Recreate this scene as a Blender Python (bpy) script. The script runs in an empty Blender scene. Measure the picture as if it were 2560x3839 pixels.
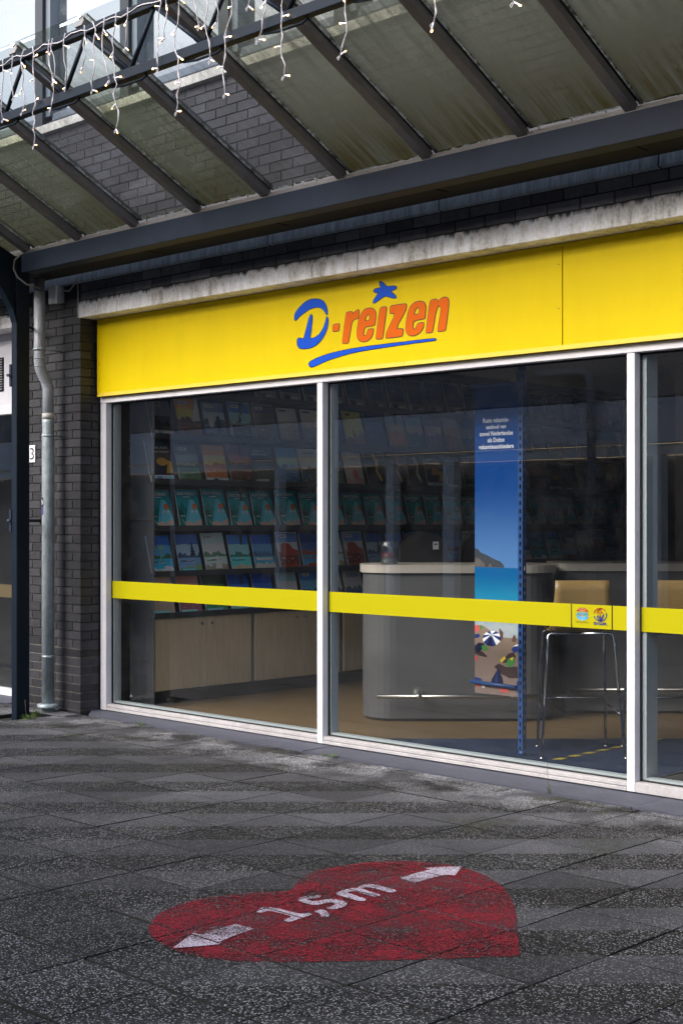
import bpy, math, random
from mathutils import Vector, Matrix
from mathutils.geometry import tessellate_polygon
random.seed(7)
S = bpy.context.scene
COL = S.collection
R = math.radians

# ------------------------------------------------------------------ camera, sky, light, exposure
cam = bpy.data.objects.new("camera", bpy.data.cameras.new("camera"))
COL.objects.link(cam)
cam.location = (0, -6.493, 1.5)
cam.rotation_euler = (R(90), 0, R(44.34))
cam.data.sensor_fit = 'VERTICAL'
cam.data.sensor_height = 36
cam.data.lens = 50
cam.data.shift_y = 0.0077
cam.data.clip_end = 500
S.camera = cam

W = bpy.data.worlds.new("World"); S.world = W; W.use_nodes = True
nt = W.node_tree
bg = nt.nodes["Background"]
sky = nt.nodes.new("ShaderNodeTexSky"); sky.sky_type = 'NISHITA'
sky.sun_disc = False; sky.sun_elevation = R(36); sky.sun_rotation = R(195); sky.dust_density = 4
hs = nt.nodes.new("ShaderNodeHueSaturation"); hs.inputs['Saturation'].default_value = 1.0
nt.links.new(sky.outputs[0], hs.inputs['Color']); nt.links.new(hs.outputs[0], bg.inputs[0])
bg.inputs[1].default_value = 0.13

sun = bpy.data.objects.new("sun", bpy.data.lights.new("sun", 'SUN'))
COL.objects.link(sun)
sun.data.energy = 1.5; sun.data.angle = R(30); sun.data.color = (1, 1, 1)
sun.rotation_euler = (R(54), 0, R(-15))
S.view_settings.view_transform = 'Standard'; S.view_settings.look = 'None'
S.view_settings.exposure = 1.32; S.view_settings.gamma = 1
S.render.engine = 'CYCLES'
S.cycles.transparent_max_bounces = 24
S.cycles.max_bounces = 10

# ------------------------------------------------------------------ materials
def newmat(name):
    m = bpy.data.materials.new(name); m.use_nodes = True
    t = m.node_tree; t.nodes.clear()
    out = t.nodes.new("ShaderNodeOutputMaterial")
    return m, t, out
def N(t, typ, **kw):
    n = t.nodes.new("ShaderNode" + typ)
    for k, v in kw.items():
        if k.startswith('_'): setattr(n, k[1:], v)
        else: n.inputs[k.replace('_', ' ')].default_value = v
    return n
def lk(t, a, b): t.links.new(a, b)
def math_(t, op, a, b=None, clamp=False):
    n = t.nodes.new("ShaderNodeMath"); n.operation = op; n.use_clamp = clamp
    for i, v in enumerate((a, b)):
        if v is None: continue
        if isinstance(v, (int, float)): n.inputs[i].default_value = v
        else: lk(t, v, n.inputs[i])
    return n.outputs[0]
def ramp(t, fac, stops):
    n = t.nodes.new("ShaderNodeValToRGB"); cr = n.color_ramp
    while len(cr.elements) < len(stops): cr.elements.new(.5)
    for e, (p, c) in zip(cr.elements, stops):
        e.position = p; e.color = (c[0], c[1], c[2], 1) if not isinstance(c, (int, float)) else (c, c, c, 1)
    lk(t, fac, n.inputs[0]); return n.outputs[0]
def mixc(t, fac, a, b):
    n = t.nodes.new("ShaderNodeMix"); n.data_type = 'RGBA'
    for i, v in ((0, fac), (6, a), (7, b)):
        if isinstance(v, (int, float)): n.inputs[i].default_value = v
        elif isinstance(v, tuple): n.inputs[i].default_value = (*v, 1)
        else: lk(t, v, n.inputs[i])
    return n.outputs[2]
def smooth(t, val, lo, hi):
    n = t.nodes.new("ShaderNodeMapRange"); n.interpolation_type = 'SMOOTHSTEP'
    lk(t, val, n.inputs[0]); n.inputs[1].default_value = lo; n.inputs[2].default_value = hi
    return n.outputs[0]

def M(name, base, rough=.5, metal=0., spec=.5, var=0., vs=3., fine=0., fs=60., island=0., bump=0., bs=80., emit=None, stretch=None):
    m, t, out = newmat(name)
    p = N(t, "BsdfPrincipled"); lk(t, p.outputs[0], out.inputs[0])
    p.inputs['Roughness'].default_value = rough; p.inputs['Metallic'].default_value = metal
    p.inputs['Specular IOR Level'].default_value = spec
    p.inputs['Base Color'].default_value = (*base, 1)
    pos = None
    if var or fine or bump:
        g = N(t, "NewGeometry"); pos = g.outputs['Position']
        if stretch:
            mp = N(t, "Mapping"); mp.inputs['Scale'].default_value = stretch
            lk(t, pos, mp.inputs[0]); pos = mp.outputs[0]
    f = None
    def addf(x):
        nonlocal f
        f = x if f is None else math_(t, 'MULTIPLY', f, x)
    if var:
        n = N(t, "TexNoise", Scale=vs, Detail=5, Roughness=.6); lk(t, pos, n.inputs['Vector'])
        addf(math_(t, 'ADD', math_(t, 'MULTIPLY', math_(t, 'SUBTRACT', n.outputs[0], .5), var * 3.2), 1))
    if fine:
        n = N(t, "TexNoise", Scale=fs, Detail=3, Roughness=.6); lk(t, pos, n.inputs['Vector'])
        addf(math_(t, 'ADD', math_(t, 'MULTIPLY', math_(t, 'SUBTRACT', n.outputs[0], .5), fine * 3.2), 1))
    if island:
        g2 = N(t, "NewGeometry")
        addf(math_(t, 'ADD', math_(t, 'MULTIPLY', math_(t, 'SUBTRACT', g2.outputs['Random Per Island'], .5), island * 2), 1))
    if f is not None:
        v = t.nodes.new("ShaderNodeVectorMath"); v.operation = 'SCALE'
        v.inputs[0].default_value = base; lk(t, math_(t, 'MAXIMUM', f, .05), v.inputs['Scale'])
        lk(t, v.outputs[0], p.inputs['Base Color'])
    if bump:
        n = N(t, "TexNoise", Scale=bs, Detail=4); lk(t, pos, n.inputs['Vector'])
        b = N(t, "Bump", Strength=bump, Distance=.004); lk(t, n.outputs[0], b.inputs['Height'])
        lk(t, b.outputs[0], p.inputs['Normal'])
    if emit:
        p.inputs['Emission Color'].default_value = (*emit[0], 1); p.inputs['Emission Strength'].default_value = emit[1]
    return m

P_TILE = 0.4215
def tile_material():
    m, t, out = newmat("exposed_aggregate_tile")
    p = N(t, "BsdfPrincipled"); lk(t, p.outputs[0], out.inputs[0])
    g = N(t, "NewGeometry"); pos = g.outputs['Position']
    sx = N(t, "SeparateXYZ"); lk(t, pos, sx.inputs[0])
    wob = N(t, "TexNoise", Scale=40., Detail=3); lk(t, pos, wob.inputs['Vector'])
    v = math_(t, 'DIVIDE', math_(t, 'SUBTRACT', sx.outputs[1], sx.outputs[0]), P_TILE)
    v = math_(t, 'ADD', v, math_(t, 'MULTIPLY', wob.outputs[0], .07))
    v = math_(t, 'ADD', v, TILE_PHASE)
    fr = math_(t, 'FRACT', math_(t, 'MULTIPLY', v, .5))
    tri = math_(t, 'ABSOLUTE', math_(t, 'SUBTRACT', fr, .5))      # 0 middle of band A .. .5
    band = smooth(t, tri, .235, .265)                                # 1 = smooth pale band
    # the contrast between the two textures wears off away from the wall
    big = N(t, "TexNoise", Scale=.8, Detail=3); lk(t, pos, big.inputs['Vector'])
    wear = math_(t, 'ADD', smooth(t, sx.outputs[1], -3.9, -.9), math_(t, 'MULTIPLY', math_(t, 'SUBTRACT', big.outputs[0], .5), .9), True)
    wear = math_(t, 'ADD', math_(t, 'MULTIPLY', wear, .85), .08)
    bandw = math_(t, 'MULTIPLY', band, wear)
    # chips of light stone
    mp = N(t, "Mapping"); mp.inputs['Scale'].default_value = (1, 1, 1); lk(t, pos, mp.inputs[0])
    vo = N(t, "TexVoronoi", Scale=145.); lk(t, mp.outputs[0], vo.inputs['Vector'])
    sc = N(t, "SeparateColor"); lk(t, vo.outputs['Color'], sc.inputs[0])
    r1 = sc.outputs[0]; r2 = sc.outputs[1]
    core = smooth(t, vo.outputs['Distance'], .62, .30)
    chip = math_(t, 'MULTIPLY', smooth(t, r1, .60, .86), core)
    mid = math_(t, 'MULTIPLY', smooth(t, r2, .35, .9), core)
    vo2 = N(t, "TexVoronoi", Scale=210.); lk(t, mp.outputs[0], vo2.inputs['Vector'])
    sc2 = N(t, "SeparateColor"); lk(t, vo2.outputs['Color'], sc2.inputs[0])
    grit = smooth(t, sc2.outputs[0], .70, .95)
    edge = smooth(t, sx.outputs[1], -.95, -.15)                      # scrubbed pale strip along the wall
    en = N(t, "TexNoise", Scale=3.5, Detail=4); lk(t, pos, en.inputs['Vector'])
    edge = math_(t, 'MULTIPLY', edge, smooth(t, en.outputs[0], .40, .58))
    edge = math_(t, 'MULTIPLY', edge, smooth(t, sc.outputs[2], .25, .6))
    dark = mixc(t, mid, (.004, .0045, .005), (.034, .035, .038))
    dark = mixc(t, math_(t, 'MULTIPLY', grit, .45), dark, (.075, .075, .08))
    dark = mixc(t, math_(t, 'MULTIPLY', chip, .9), dark, (.27, .27, .29))
    fn = N(t, "TexNoise", Scale=160., Detail=4, Roughness=.7); lk(t, pos, fn.inputs['Vector'])
    pale = ramp(t, fn.outputs[0], [(.32, (.010, .010, .011)), (.68, (.110, .112, .126))])
    pale = mixc(t, math_(t, 'MULTIPLY', chip, .45), pale, (.20, .20, .22))
    col = mixc(t, bandw, dark, pale)
    col = mixc(t, math_(t, 'MULTIPLY', edge, math_(t, 'ADD', math_(t, 'MULTIPLY', fn.outputs[0], .7), math_(t, 'MULTIPLY', chip, .6))), col, (.58, .58, .62))
    # per tile tone, big stains, moss
    isl = math_(t, 'ADD', math_(t, 'MULTIPLY', g.outputs['Random Per Island'], .55), .72)
    st = N(t, "TexNoise", Scale=1.9, Detail=5, Roughness=.6); lk(t, pos, st.inputs['Vector'])
    isl = math_(t, 'MULTIPLY', isl, math_(t, 'ADD', math_(t, 'MULTIPLY', st.outputs[0], 1.1), .45))
    v2 = t.nodes.new("ShaderNodeVectorMath"); v2.operation = 'SCALE'; lk(t, col, v2.inputs[0]); lk(t, isl, v2.inputs['Scale'])
    ms = N(t, "TexNoise", Scale=2.6, Detail=6, Roughness=.7); lk(t, N(t, "NewGeometry").outputs['Position'], ms.inputs['Vector'])
    moss = smooth(t, ms.outputs[0], .55, .68)
    moss = math_(t, 'MULTIPLY', moss, math_(t, 'SUBTRACT', 1, math_(t, 'MULTIPLY', chip, .8)))
    moss = math_(t, 'MULTIPLY', moss, math_(t, 'ADD', math_(t, 'MULTIPLY', smooth(t, sx.outputs[1], -3.5, -.5), .6), .12))
    col2 = mixc(t, moss, v2.outputs[0], (.028, .032, .014))
    lk(t, col2, p.inputs['Base Color'])
    rg = math_(t, 'ADD', math_(t, 'MULTIPLY', bandw, .1), .66)
    lk(t, rg, p.inputs['Roughness']); p.inputs['Specular IOR Level'].default_value = .18
    b = N(t, "Bump", Strength=.6, Distance=.003)
    h = math_(t, 'ADD', math_(t, 'MULTIPLY', core, math_(t, 'SUBTRACT', 1.0, math_(t, 'MULTIPLY', bandw, .7))), math_(t, 'MULTIPLY', fn.outputs[0], .5))
    lk(t, h, b.inputs['Height']); lk(t, b.outputs[0], p.inputs['Normal'])
    return m

def paint_material(name, base, wearlo, wearhi, dirt):
    """road paint worn down to the stone: opaque film with small bare spots"""
    m, t, out = newmat(name)
    p = N(t, "BsdfPrincipled", Roughness=.75); p.inputs["Specular IOR Level"].default_value = .12
    tr = N(t, "BsdfTransparent"); mx = N(t, "MixShader"); lk(t, mx.outputs[0], out.inputs[0])
    g = N(t, "NewGeometry"); pos = g.outputs['Position']
    sx = N(t, "SeparateXYZ"); lk(t, pos, sx.inputs[0])
    vo = N(t, "TexVoronoi", Scale=120.); lk(t, pos, vo.inputs['Vector'])
    sc = N(t, "SeparateColor"); lk(t, vo.outputs['Color'], sc.inputs[0])
    chip = math_(t, 'MULTIPLY', smooth(t, sc.outputs[0], .62, .82), smooth(t, vo.outputs['Distance'], .55, .3))
    n1 = N(t, "TexNoise", Scale=5., Detail=6, Roughness=.7); lk(t, pos, n1.inputs['Vector'])
    n2 = N(t, "TexNoise", Scale=140., Detail=3); lk(t, pos, n2.inputs['Vector'])
    a = math_(t, 'ADD', math_(t, 'MULTIPLY', n1.outputs[0], .45), math_(t, 'MULTIPLY', n2.outputs[0], .55))
    vis = smooth(t, a, wearlo, wearhi)
    vis = math_(t, 'MULTIPLY', vis, math_(t, 'SUBTRACT', 1, math_(t, 'MULTIPLY', chip, .75)))
    v = math_(t, 'MAXIMUM', math_(t, 'ADD', math_(t, 'MULTIPLY', n1.outputs[0], 1.5), math_(t, 'MULTIPLY', math_(t, 'SUBTRACT', n2.outputs[0], .35), 2.2)), .1)
    vm = t.nodes.new("ShaderNodeVectorMath"); vm.operation = 'SCALE'; vm.inputs[0].default_value = base
    lk(t, v, vm.inputs['Scale'])
    col = mixc(t, math_(t, 'MULTIPLY', chip, .55), vm.outputs[0], dirt)
    lk(t, col, p.inputs['Base Color'])
    lk(t, vis, mx.inputs[0]); lk(t, tr.outputs[0], mx.inputs[1]); lk(t, p.outputs[0], mx.inputs[2])
    return m

def glass_material(name, tint=(1, 1, 1), r0=.09, dirt=0., dcol=(.5, .5, .5), rgh=0.):
    m, t, out = newmat(name)
    tr = N(t, "BsdfTransparent", Color=(*tint, 1)); gl = N(t, "BsdfGlossy", Roughness=rgh)
    lw = N(t, "LayerWeight", Blend=.5)
    f = math_(t, 'ADD', math_(t, 'MULTIPLY', math_(t, 'POWER', lw.outputs['Facing'], 4.), 1 - r0), r0, True)
    mx = N(t, "MixShader"); lk(t, f, mx.inputs[0]); lk(t, tr.outputs[0], mx.inputs[1]); lk(t, gl.outputs[0], mx.inputs[2])
    sh = mx.outputs[0]
    if dirt:
        g = N(t, "NewGeometry")
        n = N(t, "TexNoise", Scale=7., Detail=8, Roughness=.75); lk(t, g.outputs['Position'], n.inputs['Vector'])
        d = math_(t, 'MULTIPLY', smooth(t, n.outputs[0], .35, .75), dirt)
        df = N(t, "BsdfDiffuse", Color=(*dcol, 1)); m2 = N(t, "MixShader")
        lk(t, d, m2.inputs[0]); lk(t, sh, m2.inputs[1]); lk(t, df.outputs[0], m2.inputs[2]); sh = m2.outputs[0]
    lk(t, sh, out.inputs[0])
    return m

def roof_glass(name, tint, film, filmcol):
    """weathered roof glazing: see-through with a film of algae and lime that lets light through"""
    m, t, out = newmat(name)
    g = N(t, "NewGeometry"); pos = g.outputs['Position']
    sx = N(t, "SeparateXYZ"); lk(t, pos, sx.inputs[0])
    tr = N(t, "BsdfTransparent"); gl = N(t, "BsdfGlossy", Roughness=.08)
    hi = smooth(t, sx.outputs[1], -1.25, -1.75)
    lk(t, mixc(t, hi, tint, (.74, .79, .78)), tr.inputs[0])
    lw = N(t, "LayerWeight", Blend=.5)
    f = math_(t, 'ADD', math_(t, 'MULTIPLY', math_(t, 'POWER', lw.outputs['Facing'], 4.), .6), .05, True)
    mx = N(t, "MixShader"); lk(t, f, mx.inputs[0]); lk(t, tr.outputs[0], mx.inputs[1]); lk(t, gl.outputs[0], mx.inputs[2])
    # streaks run down the slope
    mp = N(t, "Mapping"); mp.inputs['Scale'].default_value = (26, 1.6, 1.6); lk(t, pos, mp.inputs[0])
    st = N(t, "TexNoise", Scale=1., Detail=6, Roughness=.65); lk(t, mp.outputs[0], st.inputs['Vector'])
    cl = N(t, "TexNoise", Scale=2.2, Detail=5); lk(t, pos, cl.inputs['Vector'])
    sp = N(t, "TexNoise", Scale=90., Detail=3); lk(t, pos, sp.inputs['Vector'])
    low = smooth(t, sx.outputs[1], -1.25, -.48)
    a = math_(t, 'ADD', math_(t, 'MULTIPLY', st.outputs[0], .55), math_(t, 'MULTIPLY', cl.outputs[0], .6))
    a = math_(t, 'ADD', math_(t, 'SUBTRACT', a, .575), math_(t, 'MULTIPLY', math_(t, 'SUBTRACT', sp.outputs[0], .5), .35))
    fac = math_(t, 'ADD', math_(t, 'ADD', math_(t, 'MULTIPLY', a, 1.5), film), math_(t, 'SUBTRACT', math_(t, 'MULTIPLY', low, .22), math_(t, 'MULTIPLY', hi, .38)), True)
    col = mixc(t, low, filmcol, (.06, .05, .018))
    col = mixc(t, smooth(t, st.outputs[0], .35, .7), col, tuple(c * .62 for c in filmcol))
    tl = N(t, "BsdfTranslucent"); lk(t, col, tl.inputs[0]); df = N(t, "BsdfDiffuse"); lk(t, col, df.inputs[0])
    m2 = N(t, "MixShader"); m2.inputs[0].default_value = .45; lk(t, tl.outputs[0], m2.inputs[1]); lk(t, df.outputs[0], m2.inputs[2])
    m3 = N(t, "MixShader"); lk(t, fac, m3.inputs[0]); lk(t, mx.outputs[0], m3.inputs[1]); lk(t, m2.outputs[0], m3.inputs[2])
    lk(t, m3.outputs[0], out.inputs[0])
    return m

TILE_PHASE = -0.531
LOGO={'d_top': [(-6.926, 2.861), (-6.923, 2.881), (-6.908, 2.903), (-6.88, 2.924), (-6.834, 2.952), (-6.782, 2.968), (-6.731, 2.969), (-6.681, 2.959), (-6.647, 2.942), (-6.625, 2.914), (-6.613, 2.885), (-6.611, 2.861), (-6.615, 2.85), (-6.625, 2.861), (-6.644, 2.884), (-6.67, 2.903), (-6.709, 2.913), (-6.754, 2.911), (-6.799, 2.9), (-6.839, 2.884), (-6.88, 2.864), (-6.905, 2.847), (-6.919, 2.842)], 'd_stem': [(-6.773, 2.864), (-6.763, 2.866), (-6.754, 2.858), (-6.753, 2.844), (-6.76, 2.789), (-6.768, 2.742), (-6.779, 2.708), (-6.737, 2.708), (-6.698, 2.722), (-6.664, 2.748), (-6.642, 2.778), (-6.628, 2.808), (-6.621, 2.835), (-6.614, 2.836), (-6.606, 2.825), (-6.604, 2.806), (-6.611, 2.767), (-6.631, 2.73), (-6.659, 2.697), (-6.698, 2.669), (-6.743, 2.651), (-6.794, 2.644), (-6.845, 2.646), (-6.88, 2.655), (-6.896, 2.674), (-6.899, 2.698), (-6.894, 2.718), (-6.882, 2.721), (-6.862, 2.717), (-6.843, 2.712), (-6.834, 2.716), (-6.822, 2.747), (-6.805, 2.793), (-6.788, 2.839)], 'hyphen': [(-6.555, 2.78), (-6.51, 2.782), (-6.501, 2.776), (-6.506, 2.742), (-6.512, 2.736), (-6.553, 2.735), (-6.563, 2.741), (-6.56, 2.774)], 'letter_r': [(-6.425, 2.848), (-6.391, 2.848), (-6.382, 2.843), (-6.385, 2.827), (-6.364, 2.845), (-6.337, 2.855), (-6.325, 2.852), (-6.323, 2.843), (-6.33, 2.806), (-6.337, 2.798), (-6.359, 2.799), (-6.378, 2.791), (-6.391, 2.773), (-6.399, 2.739), (-6.418, 2.656), (-6.425, 2.649), (-6.466, 2.65), (-6.475, 2.656), (-6.473, 2.669), (-6.442, 2.836), (-6.436, 2.846)], 'letter_e': [(-6.232, 2.856), (-6.201, 2.848), (-6.18, 2.829), (-6.177, 2.806), (-6.183, 2.749), (-6.192, 2.74), (-6.27, 2.74), (-6.276, 2.728), (-6.285, 2.698), (-6.287, 2.684), (-6.276, 2.68), (-6.261, 2.684), (-6.251, 2.706), (-6.245, 2.717), (-6.232, 2.72), (-6.201, 2.719), (-6.196, 2.713), (-6.201, 2.69), (-6.216, 2.665), (-6.248, 2.647), (-6.285, 2.644), (-6.318, 2.653), (-6.337, 2.672), (-6.343, 2.696), (-6.337, 2.749), (-6.322, 2.801), (-6.3, 2.833), (-6.272, 2.852)], 'hole_e': [(-6.272, 2.775), (-6.232, 2.775), (-6.23, 2.8), (-6.233, 2.815), (-6.245, 2.818), (-6.258, 2.809), (-6.268, 2.792)], 'letter_i': [(-6.13, 2.849), (-6.092, 2.848), (-6.084, 2.842), (-6.087, 2.823), (-6.116, 2.66), (-6.123, 2.65), (-6.168, 2.651), (-6.176, 2.658), (-6.174, 2.669), (-6.144, 2.836)], 'letter_z': [(-6.045, 2.85), (-5.926, 2.85), (-5.916, 2.843), (-5.918, 2.824), (-5.926, 2.803), (-6.011, 2.699), (-5.951, 2.696), (-5.944, 2.689), (-5.948, 2.66), (-5.956, 2.65), (-6.082, 2.649), (-6.091, 2.656), (-6.087, 2.68), (-6.077, 2.698), (-6.004, 2.8), (-6.047, 2.803), (-6.056, 2.809), (-6.053, 2.842)], 'letter_e2': [(-5.802, 2.854), (-5.773, 2.844), (-5.759, 2.825), (-5.757, 2.804), (-5.763, 2.749), (-5.773, 2.741), (-5.856, 2.739), (-5.863, 2.711), (-5.864, 2.693), (-5.856, 2.682), (-5.844, 2.686), (-5.832, 2.701), (-5.825, 2.713), (-5.812, 2.718), (-5.778, 2.718), (-5.773, 2.711), (-5.778, 2.688), (-5.793, 2.668), (-5.822, 2.65), (-5.866, 2.644), (-5.898, 2.653), (-5.918, 2.672), (-5.922, 2.694), (-5.916, 2.746), (-5.901, 2.8), (-5.881, 2.832), (-5.847, 2.85)], 'hole_e2': [(-5.855, 2.773), (-5.812, 2.773), (-5.809, 2.798), (-5.814, 2.816), (-5.825, 2.818), (-5.839, 2.809), (-5.849, 2.793)], 'letter_n': [(-5.712, 2.85), (-5.672, 2.852), (-5.664, 2.845), (-5.66, 2.83), (-5.638, 2.85), (-5.61, 2.857), (-5.586, 2.852), (-5.573, 2.835), (-5.572, 2.814), (-5.596, 2.664), (-5.602, 2.653), (-5.653, 2.652), (-5.659, 2.657), (-5.657, 2.677), (-5.636, 2.769), (-5.634, 2.798), (-5.645, 2.81), (-5.66, 2.805), (-5.674, 2.784), (-5.701, 2.659), (-5.708, 2.652), (-5.749, 2.652), (-5.754, 2.657), (-5.751, 2.675), (-5.725, 2.837)], 'star': [(-6.148, 3.015), (-6.13, 3.013), (-6.108, 2.999), (-6.089, 2.982), (-6.08, 2.974), (-6.047, 2.974), (-6.011, 2.971), (-5.999, 2.962), (-6.004, 2.953), (-6.026, 2.948), (-6.055, 2.942), (-6.026, 2.926), (-6.006, 2.906), (-6.004, 2.895), (-6.031, 2.898), (-6.062, 2.909), (-6.096, 2.92), (-6.128, 2.907), (-6.164, 2.892), (-6.19, 2.884), (-6.2, 2.886), (-6.196, 2.903), (-6.175, 2.923), (-6.152, 2.942), (-6.18, 2.949), (-6.196, 2.958), (-6.192, 2.969), (-6.175, 2.973), (-6.149, 2.972), (-6.13, 2.973), (-6.141, 2.991)], 'underline': [(-6.788, 2.538), (-6.782, 2.551), (-6.76, 2.559), (-6.698, 2.576), (-6.586, 2.594), (-6.434, 2.606), (-6.263, 2.611), (-6.098, 2.612), (-5.936, 2.612), (-5.798, 2.613), (-5.681, 2.611), (-5.673, 2.605), (-5.679, 2.6), (-5.798, 2.6), (-5.936, 2.597), (-6.098, 2.594), (-6.263, 2.589), (-6.391, 2.582), (-6.521, 2.565), (-6.631, 2.547), (-6.731, 2.521), (-6.763, 2.517), (-6.78, 2.524)]}
MARKS={'heart': [(-2.976, -2.574), (-3.142, -2.364), (-3.263, -2.213), (-3.347, -2.112), (-3.469, -1.983), (-3.631, -1.846), (-3.782, -1.773), (-3.923, -1.746), (-4.058, -1.769), (-4.163, -1.83), (-4.242, -1.921), (-4.293, -2.04), (-4.316, -2.184), (-4.309, -2.288), (-4.27, -2.377), (-4.214, -2.447), (-4.153, -2.536), (-4.205, -2.604), (-4.274, -2.689), (-4.314, -2.798), (-4.329, -2.925), (-4.309, -3.036), (-4.26, -3.135), (-4.192, -3.221), (-4.126, -3.278), (-4.032, -3.327), (-3.956, -3.344), (-3.885, -3.355), (-3.765, -3.354), (-3.664, -3.318), (-3.574, -3.251), (-3.475, -3.154), (-3.38, -3.053), (-3.287, -2.95), (-3.165, -2.809), (-3.077, -2.698)], 'arrow_left': [(-3.888, -3.355), (-3.982, -3.182), (-3.955, -3.186), (-3.939, -3.171), (-3.956, -3.094), (-3.952, -3.005), (-3.86, -3.0), (-3.846, -3.11), (-3.828, -3.193), (-3.799, -3.199), (-3.819, -3.234), (-3.845, -3.288)], 'one': [(-4.029, -2.835), (-4.049, -2.792), (-4.049, -2.773), (-4.024, -2.762), (-3.991, -2.751), (-3.939, -2.751), (-3.878, -2.744), (-3.872, -2.711), (-3.838, -2.716), (-3.839, -2.762), (-3.833, -2.808), (-3.83, -2.848), (-3.864, -2.853), (-3.871, -2.809), (-3.878, -2.79), (-3.937, -2.79), (-3.998, -2.792), (-3.997, -2.833), (-4.007, -2.848)], 'comma': [(-3.872, -2.686), (-3.87, -2.649), (-3.844, -2.643), (-3.801, -2.669), (-3.775, -2.695), (-3.787, -2.723), (-3.826, -2.693)], 'five': [(-4.04, -2.616), (-4.049, -2.568), (-4.031, -2.507), (-4.002, -2.509), (-3.994, -2.526), (-4.011, -2.572), (-4.009, -2.59), (-3.966, -2.584), (-3.957, -2.527), (-3.93, -2.5), (-3.89, -2.498), (-3.85, -2.519), (-3.829, -2.557), (-3.832, -2.619), (-3.87, -2.621), (-3.868, -2.596), (-3.876, -2.556), (-3.904, -2.547), (-3.92, -2.564), (-3.92, -2.623), (-3.974, -2.628)], 'letter_m': [(-3.995, -2.451), (-4.009, -2.373), (-4.004, -2.336), (-3.983, -2.321), (-4.005, -2.288), (-4.005, -2.248), (-3.977, -2.226), (-3.918, -2.231), (-3.841, -2.235), (-3.839, -2.281), (-3.887, -2.28), (-3.958, -2.275), (-3.976, -2.3), (-3.964, -2.316), (-3.913, -2.324), (-3.84, -2.33), (-3.841, -2.368), (-3.89, -2.369), (-3.954, -2.359), (-3.971, -2.37), (-3.972, -2.397), (-3.913, -2.409), (-3.835, -2.417), (-3.836, -2.461), (-3.908, -2.456)], 'arrow_right': [(-3.912, -1.749), (-3.836, -1.887), (-3.868, -1.904), (-3.877, -1.941), (-3.876, -2.094), (-3.972, -2.082), (-3.981, -1.956), (-3.978, -1.88), (-4.015, -1.88), (-3.967, -1.803)]}
def c8(h):   # sRGB hex to linear
    v = [int(h[i:i + 2], 16) / 255 for i in (0, 2, 4)]
    return tuple(x / 12.92 if x <= .04045 else ((x + .055) / 1.055) ** 2.4 for x in v)

mt_tile = tile_material()
mt_sand = M("joint_sand", (.012, .012, .010), .95, var=.4, vs=20, bump=.5)
mt_red = paint_material("red_road_paint", (.130, .0105, .018), .395, .57, (.19, .06, .07))
mt_white_paint = paint_material("white_road_paint", (.34, .30, .36), .38, .55, (.5, .48, .52))
mt_brick = M("dark_engobe_brick", (.027, .0265, .031), .55, spec=.4, var=.3, vs=12, fine=.25, fs=90, island=.45, bump=.5, bs=60)
mt_brick_up = M("grey_upper_brick", (.046, .046, .053), .7, var=.2, vs=6, fine=.2, island=.3, bump=.4, bs=60)
mt_mortar = M("dark_mortar", (.030, .029, .028), .95, var=.4, vs=8, bump=.5)
mt_mortar_new = M("pale_repointing", (.11, .105, .095), .95, var=.45, vs=14, bump=.5)
mt_concrete = M("stained_concrete", (.66, .64, .59), .85, var=.42, vs=5, fine=.3, fs=45, bump=.6, bs=70, stretch=(3.2, 1, .6))
def concrete_mat():
    m, t, out = newmat("weathered_lintel_concrete"); p = N(t, "BsdfPrincipled", Roughness=.88); lk(t, p.outputs[0], out.inputs[0])
    g = N(t, "NewGeometry"); pos = g.outputs['Position']; s = N(t, "SeparateXYZ"); lk(t, pos, s.inputs[0])
    mp = N(t, "Mapping"); mp.inputs['Scale'].default_value = (9, 9, 1.6); lk(t, pos, mp.inputs[0])
    n1 = N(t, "TexNoise", Scale=1.6, Detail=8, Roughness=.75); lk(t, mp.outputs[0], n1.inputs['Vector'])
    n2 = N(t, "TexNoise", Scale=1.7, Detail=4, Roughness=.6); lk(t, pos, n2.inputs['Vector'])
    n3 = N(t, "TexNoise", Scale=55., Detail=4, Roughness=.7); lk(t, pos, n3.inputs['Vector'])
    a = math_(t, 'ADD', math_(t, 'MULTIPLY', n1.outputs[0], .6), math_(t, 'ADD', math_(t, 'MULTIPLY', n2.outputs[0], .5), math_(t, 'MULTIPLY', n3.outputs[0], .25)))
    c = ramp(t, a, [(.44, (.12, .115, .10)), (.55, (.42, .40, .36)), (.64, (.72, .70, .67)), (.75, (.93, .93, .95))])
    top = math_(t, 'ADD', s.outputs[2], math_(t, 'MULTIPLY', math_(t, 'SUBTRACT', n1.outputs[0], .5), .16))
    lk(t, mixc(t, smooth(t, top, 3.165, 3.205), c, (.03, .03, .03)), p.inputs['Base Color'])
    b = N(t, "Bump", Strength=.7, Distance=.006); lk(t, n3.outputs[0], b.inputs['Height']); lk(t, b.outputs[0], p.inputs['Normal']); return m
mt_lintel = concrete_mat()
mt_zinc = M("oxidised_zinc", (.30, .36, .40), .6, metal=.1, var=.6, vs=6, fine=.5, fs=30, bump=.4, stretch=(5, 1, .5))
mt_steel = M("dark_blue_grey_paint", (.006, .012, .022), .5, spec=.15, var=.15, vs=6, fine=.12, fs=120, bump=.12, bs=200)
mt_beam = M("grey_painted_steel", (.018, .026, .044), .5, spec=.15, var=.2, vs=4, fine=.12, fs=120, bump=.1, bs=200)
mt_rafter = M("brown_grey_aluminium", (.19, .178, .172), .55, metal=.1, var=.25, vs=8, fine=.3, fs=150, bump=.3, bs=180)
mt_rubber = M("black_rubber", (.006, .006, .007), .6)
mt_white = M("white_powder_coat", (.68, .67, .71), .4, var=.09, vs=5, fine=.05, fs=60)
mt_whitedirt = M("soiled_white_powder_coat", (.42, .405, .41), .5, var=.22, vs=9, fine=.12, fs=50)
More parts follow.
